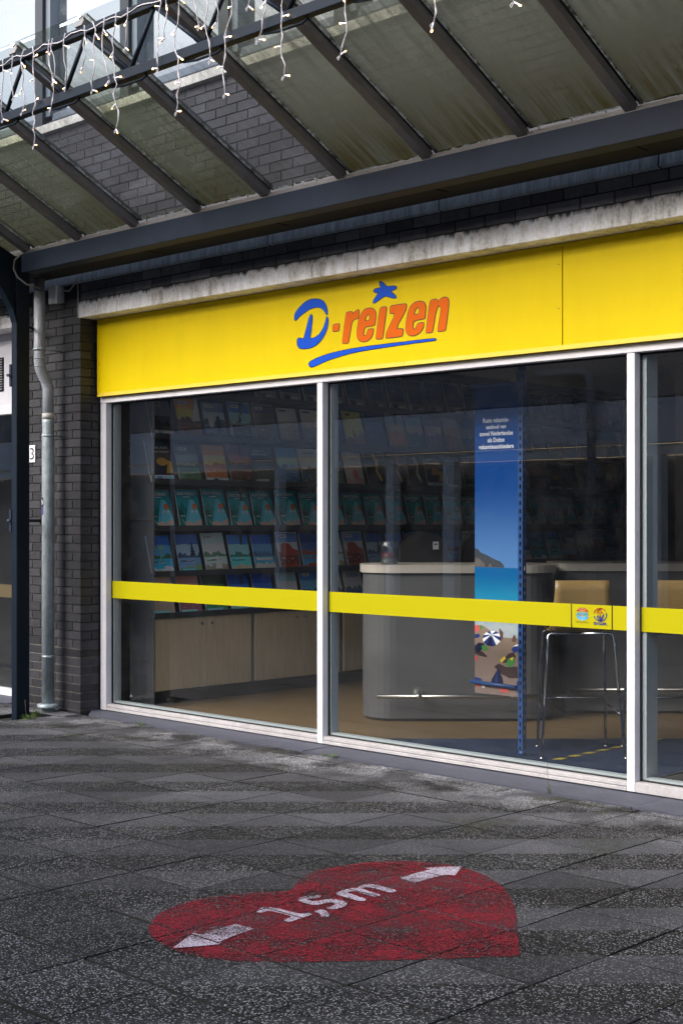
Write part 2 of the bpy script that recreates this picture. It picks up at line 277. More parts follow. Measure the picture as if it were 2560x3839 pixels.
mt_inner = M("shaded_inner_frame", (.42, .47, .49), .4, var=.05, vs=6)
mt_yellow = M("yellow_sign_panel", (.74, .55, .001), .45, spec=.12, var=.05, vs=3., fine=.03, fs=200, stretch=(2.5, 1, .5))
mt_yellow2 = M("faded_yellow_edge", (.84, .62, .07), .4, var=.06, vs=6)
mt_stone = M("blue_grey_sill_stone", (.075, .08, .108), .65, spec=.3, var=.2, vs=5, fine=.2, fs=90, bump=.35, bs=90)
mt_stripe = M("yellow_window_film", (.37, .335, .001), .5, spec=.15)
mt_pvc = M("grey_pvc", (.30, .32, .36), .4, var=.08, vs=8, fine=.08, fs=60)
mt_galv = M("galvanised_steel", (.31, .36, .39), .5, metal=.35, var=.35, vs=9, fine=.3, fs=35, bump=.2, stretch=(1, 1, .5))
mt_collar = M("pale_collar", (.40, .39, .38), .5)
mt_glass = glass_material("window_glass", (.94, .96, .96), .135, .012, (.5, .5, .52))
mt_glass_up = glass_material("upper_window_glass", (.45, .5, .56), .62, .2, (.45, .5, .55))
mt_roof_clear = roof_glass("roof_glass_clear", (.50, .53, .58), .24, (.13, .135, .15))
mt_roof_milky = roof_glass("roof_glass_milky", (.42, .44, .38), .78, (.180, .188, .145))
mt_roof_green = roof_glass("roof_glass_algae", (.42, .46, .37), .60, (.155, .172, .118))
def edge_mat():  # near-white colour stands for light scattered in the pane edge, over algae spots
    m, t, out = newmat("lit_limed_glass_edge"); g = N(t, "NewGeometry"); n = N(t, "TexNoise", Scale=28., Detail=5, Roughness=.7); lk(t, g.outputs['Position'], n.inputs['Vector'])
    c = ramp(t, n.outputs[0], [(.36, (.12, .13, .08)), (.6, (.86, .92, .95))])
    a = N(t, "BsdfTranslucent"); b = N(t, "BsdfDiffuse"); lk(t, c, a.inputs[0]); lk(t, c, b.inputs[0])
    x = N(t, "MixShader"); x.inputs[0].default_value = .35; lk(t, a.outputs[0], x.inputs[1]); lk(t, b.outputs[0], x.inputs[2]); lk(t, x.outputs[0], out.inputs[0]); return m
mt_glassedge = edge_mat()
mt_algae = M("algae_edge", (.07, .08, .02), .9, var=.5, vs=30, fine=.5, bump=.6)
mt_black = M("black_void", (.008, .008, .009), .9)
mt_blue = M("logo_blue", (.008, .085, .58), .45, spec=.15)
mt_orange = M("logo_orange", (.70, .125, .003), .45, spec=.12)
mt_line = M("logo_outline", (.02, .015, .03), .4)
mt_chrome = M("chrome_tube", (.62, .63, .65), .12, metal=1.)
mt_brushed = M("brushed_steel", (.5, .49, .47), .28, metal=1.)

# ------------------------------------------------------------------ mesh builder
class MB:
    def __init__(self): self.v = []; self.f = []; self.mi = []; self.cur = 0; self.sm = []; self.smooth = False
    def m(self, i): self.cur = i; return self
    def add(self, vs, fs):
        b = len(self.v); self.v += [tuple(x) for x in vs]
        for f in fs: self.f.append([b + i for i in f]); self.mi.append(self.cur); self.sm.append(self.smooth)
        return self
    def box(self, x0, x1, y0, y1, z0, z1, jit=0.):
        j = lambda: random.uniform(-jit, jit) if jit else 0.
        vs = [(x + j(), y + j(), z + j()) for x in (x0, x1) for y in (y0, y1) for z in (z0, z1)]
        return self.add(vs, [(0, 1, 3, 2), (4, 6, 7, 5), (0, 4, 5, 1), (2, 3, 7, 6), (0, 2, 6, 4), (1, 5, 7, 3)])
    def bar(self, a, b, w, h, up=(0, 0, 1)):
        a = Vector(a); b = Vector(b); d = (b - a).normalized(); u = Vector(up)
        s = d.cross(u).normalized(); u = s.cross(d).normalized()
        vs = [p + s * sx * w / 2 + u * sz * h / 2 for p in (a, b) for sx in (-1, 1) for sz in (-1, 1)]
        return self.add(vs, [(0, 1, 3, 2), (4, 6, 7, 5), (0, 4, 5, 1), (2, 3, 7, 6), (0, 2, 6, 4), (1, 5, 7, 3)])
    def tube(self, pts, r, seg=10, cap=True):
        pts = [Vector(p) for p in pts]; rs = r if isinstance(r, (list, tuple)) else [r] * len(pts)
        rings = []; prev = None
        for i, p in enumerate(pts):
            d = (pts[min(i + 1, len(pts) - 1)] - pts[max(i - 1, 0)])
            d = d.normalized() if d.length > 1e-9 else Vector((0, 0, 1))
            if prev is None:
                ref = Vector((0, 0, 1)) if abs(d.z) < .9 else Vector((1, 0, 0)); n = d.cross(ref).normalized()
            else:
                n = (prev - d * prev.dot(d)); n = n.normalized() if n.length > 1e-6 else d.orthogonal().normalized()
            prev = n; bn = d.cross(n)
            rings.append([p + (n * math.cos(2 * math.pi * k / seg) + bn * math.sin(2 * math.pi * k / seg)) * rs[i] for k in range(seg)])
        vs = [v for ring in rings for v in ring]
        fs = [(i * seg + k, i * seg + (k + 1) % seg, (i + 1) * seg + (k + 1) % seg, (i + 1) * seg + k) for i in range(len(pts) - 1) for k in range(seg)]
        s = self.smooth; self.smooth = True; self.add(vs, fs); self.smooth = s
        if cap:
            b = len(self.v) - len(vs)
            self.f.append([b + k for k in range(seg)][::-1]); self.mi.append(self.cur); self.sm.append(False)
            self.f.append([b + (len(pts) - 1) * seg + k for k in range(seg)]); self.mi.append(self.cur); self.sm.append(False)
        return self
    def prism(self, poly, fn, d0, d1, holes=()):
        """poly: 2D outline; fn(a,b,depth)->3D"""
        loops = [poly] + list(holes)
        tris = tessellate_polygon([[Vector((a, b, 0)) for a, b in L] for L in loops])
        flat = [p for L in loops for p in L]; n = len(flat)
        vs = [fn(a, b, d0) for a, b in flat] + [fn(a, b, d1) for a, b in flat]
        fs = [tuple(t) for t in tris] + [tuple(n + i for i in reversed(t)) for t in tris]
        k = 0
        for L in loops:
            for i in range(len(L)):
                j = (i + 1) % len(L); fs.append((k + i, k + j, n + k + j, n + k + i))
            k += len(L)
        return self.add(vs, fs)
    def flat(self, poly, fn, holes=()):
        loops = [poly] + list(holes)
        tris = tessellate_polygon([[Vector((a, b, 0)) for a, b in L] for L in loops])
        flat = [p for L in loops for p in L]
        return self.add([fn(a, b) for a, b in flat], [tuple(t) for t in tris])
    def lathe(self, prof, c, seg=20):
        vs = [(c[0] + r * math.cos(2 * math.pi * k / seg), c[1] + r * math.sin(2 * math.pi * k / seg), c[2] + z) for r, z in prof for k in range(seg)]
        fs = [(i * seg + k, i * seg + (k + 1) % seg, (i + 1) * seg + (k + 1) % seg, (i + 1) * seg + k) for i in range(len(prof) - 1) for k in range(seg)]
        s = self.smooth; self.smooth = True; self.add(vs, fs); self.smooth = s; return self
    def text(self, body, fn, w=None, h=None, bold=0., align='CENTER'):
        """fn(a,b)->3D with a,b in metres, text scaled to fit w and/or h"""
        cu = bpy.data.curves.new("t", 'FONT'); cu.body = body; cu.align_x = align; cu.offset = bold; cu.resolution_u = 3
        cu.space_line = 1.15
        ob = bpy.data.objects.new("t", cu); COL.objects.link(ob)
        dg = bpy.context.evaluated_depsgraph_get(); ev = ob.evaluated_get(dg); me = ev.to_mesh()
        P = [v.co.copy() for v in me.vertices]; F = [tuple(p.vertices) for p in me.polygons]
        ev.to_mesh_clear(); bpy.data.objects.remove(ob); bpy.data.curves.remove(cu)
        x0 = min(p.x for p in P); x1 = max(p.x for p in P); y0 = min(p.y for p in P); y1 = max(p.y for p in P)
        sx = w / (x1 - x0) if w else h / (y1 - y0); sy = h / (y1 - y0) if h else sx
        return self.add([fn((p.x - (x0 + x1) / 2) * sx, (p.y - (y0 + y1) / 2) * sy) for p in P], F)
    def build(self, name, mats, parent=None, bevel=0., loc=None):
        me = bpy.data.meshes.new(name)
        vs = self.v
        if loc is not None: vs = [(x - loc[0], y - loc[1], z - loc[2]) for x, y, z in vs]
        me.from_pydata(vs, [], self.f)
        for mm in (mats if isinstance(mats, (list, tuple)) else [mats]): me.materials.append(mm)
        me.polygons.foreach_set('material_index', self.mi)
        me.polygons.foreach_set('use_smooth', self.sm); me.update()
        o = bpy.data.objects.new(name, me); COL.objects.link(o)
        if loc is not None: o.location = loc
        if parent: o.parent = parent
        if bevel:
            b = o.modifiers.new("b", 'BEVEL'); b.width = bevel; b.segments = 2; b.limit_method = 'ANGLE'
        return o

def tag(o, label=None, cat=None, group=None, kind=None):
    if label: o['label'] = label
    if cat: o['category'] = cat
    if group: o['group'] = group
    if kind: o['kind'] = kind
    return o
def thing(name, label, cat, loc=(0, 0, 0), group=None):
    o = bpy.data.objects.new(name, None); COL.objects.link(o); o.location = loc; o.empty_display_size = .1
    return tag(o, label, cat, group)
def part(mb, name, mats, root, bevel=0.):
    """child mesh: geometry given in world space, root has translation only"""
    o = mb.build(name, mats, None, bevel)
    L = root.location
    if root.parent: L = L + root.parent.location
    if L.length > 0:
        for v in o.data.vertices: v.co -= L
    o.parent = root
    return o
def chaikin(p, n=1):
    for _ in range(n):
        q = []
        for i in range(len(p)):
            a = p[i]; b = p[(i + 1) % len(p)]
            q += [(a[0] * .75 + b[0] * .25, a[1] * .75 + b[1] * .25), (a[0] * .25 + b[0] * .75, a[1] * .25 + b[1] * .75)]
        p = q
    return p
def area(p): return sum(p[i][0] * p[(i + 1) % len(p)][1] - p[(i + 1) % len(p)][0] * p[i][1] for i in range(len(p))) / 2
def offset(p, d):
    s = 1 if area(p) > 0 else -1; q = []; n = len(p)
    for i in range(n):
        a = Vector(p[i - 1]); b = Vector(p[i]); c = Vector(p[(i + 1) % n])
        e1 = (b - a); e2 = (c - b)
        if e1.length < 1e-9 or e2.length < 1e-9: q.append(tuple(b)); continue
        n1 = Vector((e1.y, -e1.x)).normalized() * s; n2 = Vector((e2.y, -e2.x)).normalized() * s
        nn = (n1 + n2); nn = nn.normalized() if nn.length > 1e-6 else n1
        q.append(tuple(b + nn * d / max(.6, nn.dot(n1))))
    return q
def clip(poly, a, b, c):
    """keep a*x+b*y<=c"""
    out = []; n = len(poly)
    for i in range(n):
        p = poly[i]; q = poly[(i + 1) % n]; dp = a * p[0] + b * p[1] - c; dq = a * q[0] + b * q[1] - c
        if dp <= 0: out.append(p)
        if (dp < 0 < dq) or (dq < 0 < dp):
            t = dp / (dp - dq); out.append((p[0] + (q[0] - p[0]) * t, p[1] + (q[1] - p[1]) * t))
    return out
# ------------------------------------------------------------------ ground
g = MB(); g.add([(-70, -60, -.03), (60, -60, -.03), (60, 70, -.03), (-70, 70, -.03)], [(0, 1, 2, 3)])
tag(g.build("ground", mt_sand), "dark earth below the paving", None, None, 'structure')
STONE = lambda x: -.045 - .020 * (x + 9.2)          # front edge of the sill stone
GX0, GY0 = -3.19, -2.355
mb = MB(); cells = []
for i in range(-32, 17):
    for j in range(-21, 7):
        x0 = GX0 + i * P_TILE; y0 = GY0 + j * (P_TILE + .0025)
        x1 = x0 + P_TILE; y1 = y0 + P_TILE + .0025
        if y0 > -.03: continue
        ja = [random.uniform(-.0015, .0015) for _ in range(4)]
        gap = .0030
        poly = [(x0 + gap + ja[0], y0 + gap + ja[1] + .003), (x1 - gap + ja[2], y0 + gap + ja[3] + .003), (x1 - gap + ja[0], y1 - gap + ja[2] - .003), (x0 + gap + ja[3], y1 - gap + ja[1] - .003)]
        if x1 > -9.22: poly = clip(poly, .020, 1, -.045 - .020 * 9.2 - .010)
        else: poly = clip(poly, 0, 1, -.02)
        if x0 < -9.30 and x1 > -9.30 and y1 > -.6 and y0 < -.3:
            poly = clip(poly, -1, 0, 9.20)          # opening around the foot of the post
        if len(poly) < 3: continue
        cx = sum(p[0] for p in poly) / len(poly); cy = sum(p[1] for p in poly) / len(poly)
        dz = random.uniform(-.0012, .0012); tx = random.uniform(-.004, .004); ty = random.uniform(-.004, .004)
        def top(p, ins, z): 
            a = p[0] + (cx - p[0]) * ins; b = p[1] + (cy - p[1]) * ins
            return (a, b, z + dz + (a - cx) * tx + (b - cy) * ty)
        n = len(poly)
        vs = [top(p, 0, -.028) for p in poly] + [top(p, 0, -.0012) for p in poly] + [top(p, .010, 0) for p in poly]
        fs = [tuple(2 * n + k for k in range(n))]
        for k in range(n):
            q = (k + 1) % n; fs += [(k, q, n + q, n + k), (n + k, n + q, 2 * n + q, 2 * n + k)]
        mb.m(0).add(vs, fs[:1]); mb.cur = 1; b_ = len(mb.v) - len(vs)
        for f_ in fs[1:]: mb.f.append([b_ + i_ for i_ in f_]); mb.mi.append(1 if max(f_) < 2 * n else 0); mb.sm.append(False)
        cells.append((x0, x1, y0, y1))
tag(mb.build("paving", [mt_tile, mt_sand]), "square exposed aggregate paving tiles with diagonal pale and dark bands", None, None, 'structure')

def decal(names, mat, name, z, root):
    mb = MB()
    for nm in names:
        P = MARKS[nm] if 'arrow' in nm else chaikin([MARKS[nm][0]] * 3 + MARKS[nm][1:] if nm == 'heart' else MARKS[nm], 2 if nm == 'heart' else 1)
        for x0, x1, y0, y1 in cells:
            e = .0045
            q = clip(clip(clip(clip(P, -1, 0, -(x0 + e)), 1, 0, x1 - e), 0, -1, -(y0 + e)), 0, 1, y1 - e)
            if len(q) >= 3 and abs(area(q)) > 1e-5: mb.flat(q, lambda a, b: (a, b, z))
    return part(mb, name, mat, root)
hr = thing("floor_marking", "red painted heart on the paving with white arrows and the text 1,5m", "floor marking", (-3.7, -2.5, 0))
decal(['heart'], mt_red, "heart", .0035, hr)
decal(['arrow_left'], mt_white_paint, "arrow", .0065, hr)
decal(['arrow_right'], mt_white_paint, "arrow", .0065, hr)
decal(['one', 'comma', 'five', 'letter_m'], mt_white_paint, "distance_text", .0065, hr)

# ------------------------------------------------------------------ building
bd = thing("shop_building", "dark brick shop building with concrete lintels and upper windows", "building", (-9.2, 0, 0))
CH = .0684; ZB = .0835 - CH * 2
def course_z(k): return ZB + k * CH
JO = .010
def brick(mb, x0, x1, y0, y1, k, z=None):
    z0 = (z if z is not None else course_z(k)); mb.box(x0, x1, y0, y1, z0 + JO / 2, z0 + CH - JO / 2, .0013)
mb = MB()
XC = -9.18; XL = -10.05; D0 = .178
for k in range(0, 48):
    z1 = course_z(k) + CH
    if z1 > 3.30: break
    nolin = course_z(k) >= 3.19
    if k % 2: L, Dp = .212, .100
    else: L, Dp = .100, .212
    Dp = min(Dp, D0)
    xr = XC if z1 < 3.36 else XC
    brick(mb, xr - L, xr, 0, Dp, k)
    if Dp < D0 - .02 and z1 < 3.08: brick(mb, xr - .10, xr, Dp + JO, D0, k)
    x = xr - L - JO
    while x > XL + .01:
        l = .212 if x - .212 > XL else x - XL
        if l > .03: brick(mb, x - l, x, 0, .1, k)
        x -= l + JO
part(mb, "brick_pier", mt_brick, bd)
mc = MB(); mc.box(XL + .004, XC - .007, .007, .5, -.03, 3.3)
mc.m(1).box(XL + .006, XC - .0045, .0045, .17, -.02, .50)
part(mc, "mortar", [mt_mortar, mt_mortar_new], bd)
# band of bricks above lintels
mb = MB()
for r_, z in enumerate((3.2015, 3.2700)):
    x = XC + .005 + (.111 if r_ else 0)
    if r_: brick(mb, XC + .005, x - JO, 0, .1, 0, z)
    while x < 3: brick(mb, x, x + .212, 0, .1, 0, z); x += .222
mt_band = M("lightened_band_brick", (.11, .108, .118), .6, var=.35, vs=12, fine=.3, fs=90, island=.5, bump=.5, bs=60)  # brighter copy of the brick, its colour raised for light the band lacks
part(mb, "brick_band", mt_band, bd)
mb = MB()
for r_, z in enumerate((3.2015, 3.2700)):
    x = XL - (.111 if r_ else 0)
    while x > -16: brick(mb, x - .212, x, 0, .1, 0, z); x -= .222
part(mb, "brick_band", mt_band, bd)
mc = MB(); mc.box(-16.5, 3.2, .008, .5, 3.19, 3.345); part(mc, "mortar", mt_mortar, bd)
# upper wall
mb = MB(); k = 0; z = 3.345
while z < 4.56:
    x = -16 + (.111 if k % 2 else 0)
    while x < 3.2: mb.box(x, x + .212, 0, .1, z + JO / 2, z + CH - JO / 2, .0013); x += .222
    z += CH; k += 1
part(mb, "upper_wall", mt_brick_up, bd)
mc = MB(); mc.box(-16.5, 3.2, .006, .5, 3.346, 4.575); part(mc, "mortar", M("grey_mortar", (.045, .045, .048), .9), bd)
mb = MB(); mb.box(-16.5, 3.2, -.05, .3, 4.578, 4.645); part(mb, "window_sill", mt_concrete, bd, .004)
mb = MB(); mb.box(-16.5, 3.2, .0, .5, 6.4, 8.6); part(mb, "parapet_wall", mt_brick_up, bd)
mt_alu = M("dark_window_metal", (.035, .040, .050), .35, metal=.3)
mt_alu2 = M("blue_grey_window_metal", (.16, .19, .23), .35, metal=.3)
for k in range(-5, 11):
    x = -9.75 + 1.13 * k
    f = MB(); f.box(x - .055, x + .05, .0, .10, 4.66, 6.4); f.m(1).box(x + .052, x + .115, .03, .12, 4.74, 6.4)
    f.m(0).box(x + .05, x + 1.075, .04, .12, 4.648, 4.70); f.m(1).box(x + .116, x + 1.074, .05, .12, 4.702, 4.76)
    w = part(f, "upper_window", [mt_alu, mt_alu2], bd)
    q = MB(); q.add([(x + .11, .11, 4.75), (x + 1.08, .11, 4.75), (x + 1.08, .11, 6.4), (x + .11, .11, 6.4)], [(0, 1, 2, 3)])
    p_ = part(q, "window_pane", mt_glass_up, bd); p_.parent = w
# room behind the upper windows
rm = MB(); rm.box(-16.5, 3.2, 2.5, 2.6, 4.6, 7.5); rm.box(-16.5, 3.2, .5, 2.5, 4.3, 4.575); rm.box(-16.5, 3.2, .5, 2.5, 6.5, 6.6)
part(rm, "upper_room", M("upper_room_wall", (.35, .35, .36), .9, var=.1), bd)
for yy in (.60, .85):
    ls = MB(); ls.box(-11.5, (-9.97 if yy < .7 else -10.3), yy, yy + .015, 5.775 + (yy - .6) * .55, 5.783 + (yy - .6) * .55)
    part(ls, "ceiling_lamp", M("fluorescent_tube", (.9, .9, .9), .5, emit=((1, .97, .9), 5.)), bd)
# lintels
mb = MB(); mb.box(-9.192, -6.2, -.012, .24, 3.070, 3.198); mb.box(-6.192, -3.6, -.012, .24, 3.070, 3.198); mb.box(-3.592, 3, -.012, .24, 3.070, 3.198)
part(mb, "lintel", mt_lintel, bd, .005)
mb = MB(); mb.box(-16, XL, -.012, .24, 3.085, 3.195); part(mb, "lintel", mt_lintel, bd, .005)
# zinc flashing
mb = MB()
x = -16.
while x < 3:
    mb.add([(x, -.035, 3.345), (x + 1.49, -.035, 3.345), (x + 1.49, -.030, 3.415), (x, -.030, 3.415), (x, .01, 3.43), (x + 1.49, .01, 3.43), (x, -.002, 3.338), (x + 1.49, -.002, 3.338)],
           [(0, 1, 2, 3), (3, 2, 5, 4), (6, 7, 1, 0)]); x += 1.5
part(mb, "flashing", mt_zinc, bd)
mb = MB()
P_ = [(-9.26, STONE(-9.26)), (-3.9, STONE(-3.9)), (3, STONE(3)), (3, .20), (-9.26, .20)]
mb.prism([(-9.0, STONE(-9.0)), (-6.60, STONE(-6.6)), (-6.60, .2), (-9.18, .2), (-9.18, .10)], lambda a, b, d: (a, b, d), -.026, .007)
mb.prism([(-6.594, STONE(-6.6)), (-4.10, STONE(-4.1)), (-4.10, .2), (-6.594, .2)], lambda a, b, d: (a, b, d), -.026, .006)
mb.prism([(-4.094, STONE(-4.1)), (3, STONE(3)), (3, .2), (-4.094, .2)], lambda a, b, d: (a, b, d), -.026, .007)
part(mb, "sill_stone", mt_stone, bd, .003)

# ------------------------------------------------------------------ shop window front
sf = thing("shop_window", "white framed shop window with three large panes under the yellow sign", "shop window", (-6.7, .2, 0))
f = MB()
FY0, FY1, GY = .18, .232, .240
f.box(-9.166, -9.094, FY0, .30, .0125, 2.414)                       # left post
f.box(-9.166, 1.0, FY0 - .001, .30, 2.416, 2.462)                   # head
f.box(-6.750, -6.699, FY0 + .001, .30, .0125, 2.414)
f.box(-4.337, -4.286, FY0 + .001, .30, .0125, 2.414)
f.box(-2.0, -1.95, FY0 + .001, .30, .0125, 2.414)
f.box(.95, 1.0, FY0 + .001, .30, .0125, 2.414)
part(f, "frame", mt_white, sf, .003)
f = MB()
for a, b in ((-9.092, -6.752), (-6.697, -4.339)):
    f.box(a, b, FY0, .30, .0125, .034); f.box(a, b, FY0 + .006, .30, .0365, .060)
for a, b in ((-4.284, -2.002), (-1.948, .948)):
    f.box(a, b, FY0, .30, .0125, .066)
part(f, "bottom_rail", mt_whitedirt, sf, .003)
# black gaskets and inner sash
gk = MB(); inn = MB()
PAN = [(-9.092, -6.752, .060), (-6.697, -4.339, .060), (-4.284, -2.002, .066), (-1.948, .948, .066)]
for a, b, zb in PAN:
    gk.box(a, a + .006, FY1, GY + .006, zb, 2.414); gk.box(b - .006, b, FY1, GY + .006, zb, 2.414)
    gk.box(a, b, FY1, GY + .006, zb, zb + .008); gk.box(a, b, FY1, GY + .006, 2.404, 2.4145)
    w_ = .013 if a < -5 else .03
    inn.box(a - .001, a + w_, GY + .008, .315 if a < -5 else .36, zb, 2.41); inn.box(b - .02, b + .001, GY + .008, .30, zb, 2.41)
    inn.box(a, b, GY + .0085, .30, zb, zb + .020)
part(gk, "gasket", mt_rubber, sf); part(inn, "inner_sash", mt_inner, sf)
sc_ = MB()
for a, b, zb in PAN:
    for z in (.2, .9, 1.65, 2.35): sc_.lathe([(0, 0), (.004, 0), (.004, .002), (0, .002)], (a + .001, .275, z), 6)
for a, b, zb in PAN:
    q = MB(); q.add([(a + .003, GY, zb), (b - .003, GY, zb), (b - .003, GY, 2.414), (a + .003, GY, 2.414)], [(0, 1, 2, 3)])
    part(q, "glass_pane", mt_glass, sf)
def film(a, b):
    q = MB(); q.add([(a, GY - .003, .887), (b, GY - .003, .887), (b, GY - .003, 1.021), (a, GY - .003, 1.021)], [(0, 1, 2, 3)]); return q
for a, b in ((-9.086, -6.758), (-6.691, -4.746), (-4.464, -4.345), (-4.278, -2.008), (-1.942, .94)): part(film(a, b), "yellow_film_strip", mt_stripe, sf)
stk = part(film(-4.738, -4.472), "membership_sticker", mt_stripe, sf)
lm = MB(); SX = -4.738; ys = GY - .0045
mt_sred = M("sticker_red", (.32, .03, .012), .4); mt_scy = M("sticker_cyan", (.01, .27, .60), .4); mt_snv = M("sticker_navy", (.008, .014, .16), .4); mt_spale = M("sticker_pale_line", (.75, .72, .35), .4)
def P3(a, b, k=0): return (SX + a, ys - k * .0008, .887 + b)
cx_, cz_, rx_, rz_ = .072, .079, .045, .037
up = [(cx_ + rx_ * math.cos(t), cz_ + rz_ * math.sin(t)) for t in [R(a) for a in range(22, 159, 8)]]
dn = [(cx_ + rx_ * math.cos(t), cz_ + rz_ * math.sin(t)) for t in [R(a) for a in range(202, 339, 8)]]
lm.m(0).flat(up, lambda a, b: P3(a, b)); lm.m(1).flat(dn, lambda a, b: P3(a, b))
def arcstrip(m_, cx, cz, rx, rz, a0, a1, w, k=1):
    o_ = []; i_ = []
    for s in range(13):
        t = R(a0 + (a1 - a0) * s / 12); o_.append((cx + (rx + w) * math.cos(t), cz + (rz + w) * math.sin(t))); i_.append((cx + (rx - w) * math.cos(t), cz + (rz - w) * math.sin(t)))
    lm.m(m_).flat(o_ + i_[::-1], lambda a, b: P3(a, b, k))
for a0, a1 in ((25, 155), (205, 335)):
    arcstrip(3, cx_, cz_, .022, rz_ - .002, a0 + 12, a1 - 12, .0006)
lm.m(3)
for z0, z1 in ((cz_ + .015, cz_ + rz_), (cz_ - rz_, cz_ - .015)): lm.flat([(cx_ - .0007, z0), (cx_ + .0007, z0), (cx_ + .0007, z1), (cx_ - .0007, z1)], lambda a, b: P3(a, b, 1))
arcstrip(3, cx_, cz_ + .048, .034, .031, 215, 325, .0006); arcstrip(3, cx_, cz_ - .048, .034, .031, 35, 145, .0006)
lm.m(1).text("ANVR", lambda a, b: P3(cx_ + a + b * .2, cz_ + b, 2), .080, .021, .02)
lm.m(4).text("REISADVIESBURO", lambda a, b: P3(cx_ + a, .033 + b, 1), .084, .008)
c2, z2 = .192, .080
arcstrip(0, c2, z2, .042, .036, 35, 172, .0028); arcstrip(0, c2 + .006, z2, .028, .034, 80, 172, .0028)
arcstrip(0, c2 - .014, z2 - .004, .030, .034, 15, 80, .0025); arcstrip(0, c2 - .03, z2 - .004, .03, .034, 0, 60, .0025)
arcstrip(2, c2, z2, .042, .036, 195, 380, .0030); arcstrip(2, c2 + .006, z2, .028, .034, 190, 270, .0028)
arcstrip(2, c2 - .004, z2 + .002, .026, .034, 270, 365, .0028); arcstrip(2, c2 + .002, z2 + .002, .014, .026, 190, 350, .0028)
lm.m(2).flat([(c2 - .002, z2 - .034), (c2 + .004, z2 - .034), (c2 + .004, z2 - .006), (c2 - .002, z2 - .006)], lambda a, b: P3(a, b, 2))
for q_ in ((-.014, .008), (.006, .013)): lm.m(0).flat([(c2 + q_[0] + .004 * math.cos(t), z2 + q_[1] + .004 * math.sin(t)) for t in [R(a) for a in range(0, 360, 45)]], lambda a, b: P3(a, b, 1))
lm.m(2).text("SGR", lambda a, b: P3(c2 + .002 + a, .030 + b, 1), .092, .016, .035)
lo = part(lm, "sticker_logos", [mt_sred, mt_scy, mt_snv, mt_spale, M("sticker_brown", (.12, .08, .02), .5)], sf)
lo.parent = stk

# ------------------------------------------------------------------ shop sign
sg = thing("shop_sign", "long yellow fascia sign with blue and orange D-reizen lettering", "sign", (-6, .15, 2.46))
q = MB(); q.box(-9.149, -4.740, .142, .30, 2.4655, 3.066); part(q, "sign_panel", mt_yellow, sg, .003)
q = MB(); q.box(-4.734, 1.0, .142, .30, 2.4655, 3.066); part(q, "sign_panel", mt_yellow, sg, .003)
q = MB(); q.box(-9.146, -5.937, .1395, .150, 2.464, 2.490); q.box(-5.933, .99, .1395, .150, 2.464, 2.490); part(q, "lower_trim", mt_yellow2, sg)
q = MB(); q.box(-9.147, .99, .1395, .150, 3.048, 3.0665); part(q, "upper_trim", mt_yellow, sg)
q = MB(); q.box(-9.151, -9.138, .1385, .160, 2.4635, 3.0675); part(q, "side_trim", mt_yellow, sg)
q = MB()
for x, z in ((-4.76, 2.95), (-4.76, 2.70), (-9.12, 2.72), (-9.12, 2.60), (-6.2, 3.055), (-7.4, 3.055), (-5.3, 3.055)):
    q = MB(); q.add([(x + .004 * math.cos(a * math.pi / 4), .1385, z + .004 * math.sin(a * math.pi / 4)) for a in range(8)], [tuple(range(8))])
    part(q, "screw", mt_line, sg)
def logo(names, mat, name, holes={}):
    a_ = MB()
    for nm in names:
        P = chaikin(LOGO[nm]); H = [chaikin(LOGO[h]) for h in holes.get(nm, [])]
        a_.m(1).prism(offset(P, .0048), lambda a, b, d: (a, d, b), .1405, .1415, [offset(h, -.0048) for h in H])
        a_.m(0).prism(P, lambda a, b, d: (a, d, b), .1390, .1400, H)
    return part(a_, name, [mat, mt_line], sg)
logo(['d_top', 'd_stem'], mt_blue, "blue_letter")
for n_ in ('hyphen', 'letter_r', 'letter_i', 'letter_z', 'letter_n'): logo([n_], mt_orange, "orange_hyphen" if n_ == 'hyphen' else "orange_letter")
logo(['letter_e'], mt_orange, "orange_letter", {'letter_e': ['hole_e']}); logo(['letter_e2'], mt_orange, "orange_letter", {'letter_e2': ['hole_e2']})
logo(['star'], mt_blue, "blue_star"); logo(['underline'], mt_blue, "blue_underline")

# ------------------------------------------------------------------ neighbouring shop front
ns = thing("neighbour_shop_window", "white framed shop window and transom panel behind the steel post at far left", "shop window", (-11, .2, 0))
q = MB(); q.box(-16, XL - .002, .18, .26, 2.40, 2.47); q.box(-16, XL - .002, .18, .26, 3.03, 3.083); q.box(-10.12, XL - .003, .181, .26, .06, 2.40)
q.box(-12.6, -12.54, .181, .26, .06, 2.40); q.box(-16, -10.122, .18, .26, 0.0, .058); q.box(-10.12, XL - .003, .181, .26, 2.47, 3.03)
part(q, "frame", mt_white, ns, .003)
q = MB(); q.box(-16, -10.122, .19, .25, 2.471, 3.029); part(q, "transom_panel", M("light_panel", (.62, .62, .68), .5, var=.04), ns)
q = MB(); q.box(-10.95, -10.56, .183, .195, 2.60, 2.89)
for k in range(13): q.m(1).box(-10.94, -10.57, .176, .186, 2.615 + k * .021, 2.624 + k * .021)
part(q, "vent_grille", [mt_black, M("vent_metal", (.25, .25, .27), .5)], ns)
q = MB(); q.add([(-16, .235, .058), (-10.122, .235, .058), (-10.122, .235, 2.4), (-16, .235, 2.4)], [(0, 1, 2, 3)]); part(q, "glass_pane", mt_glass, ns)
q = MB(); q.add([(-16, .231, .835), (-10.125, .231, .835), (-10.125, .231, .945), (-16, .231, .945)], [(0, 1, 2, 3)]); part(q, "film_strip", M("tan_window_film", (.08, .06, .024), .6), ns)
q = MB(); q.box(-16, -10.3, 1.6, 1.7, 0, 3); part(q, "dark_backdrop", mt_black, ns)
q = MB(); q.box(-16, XL, -.10, .179, -.02, .006); part(q, "sill_stone", mt_stone, ns)

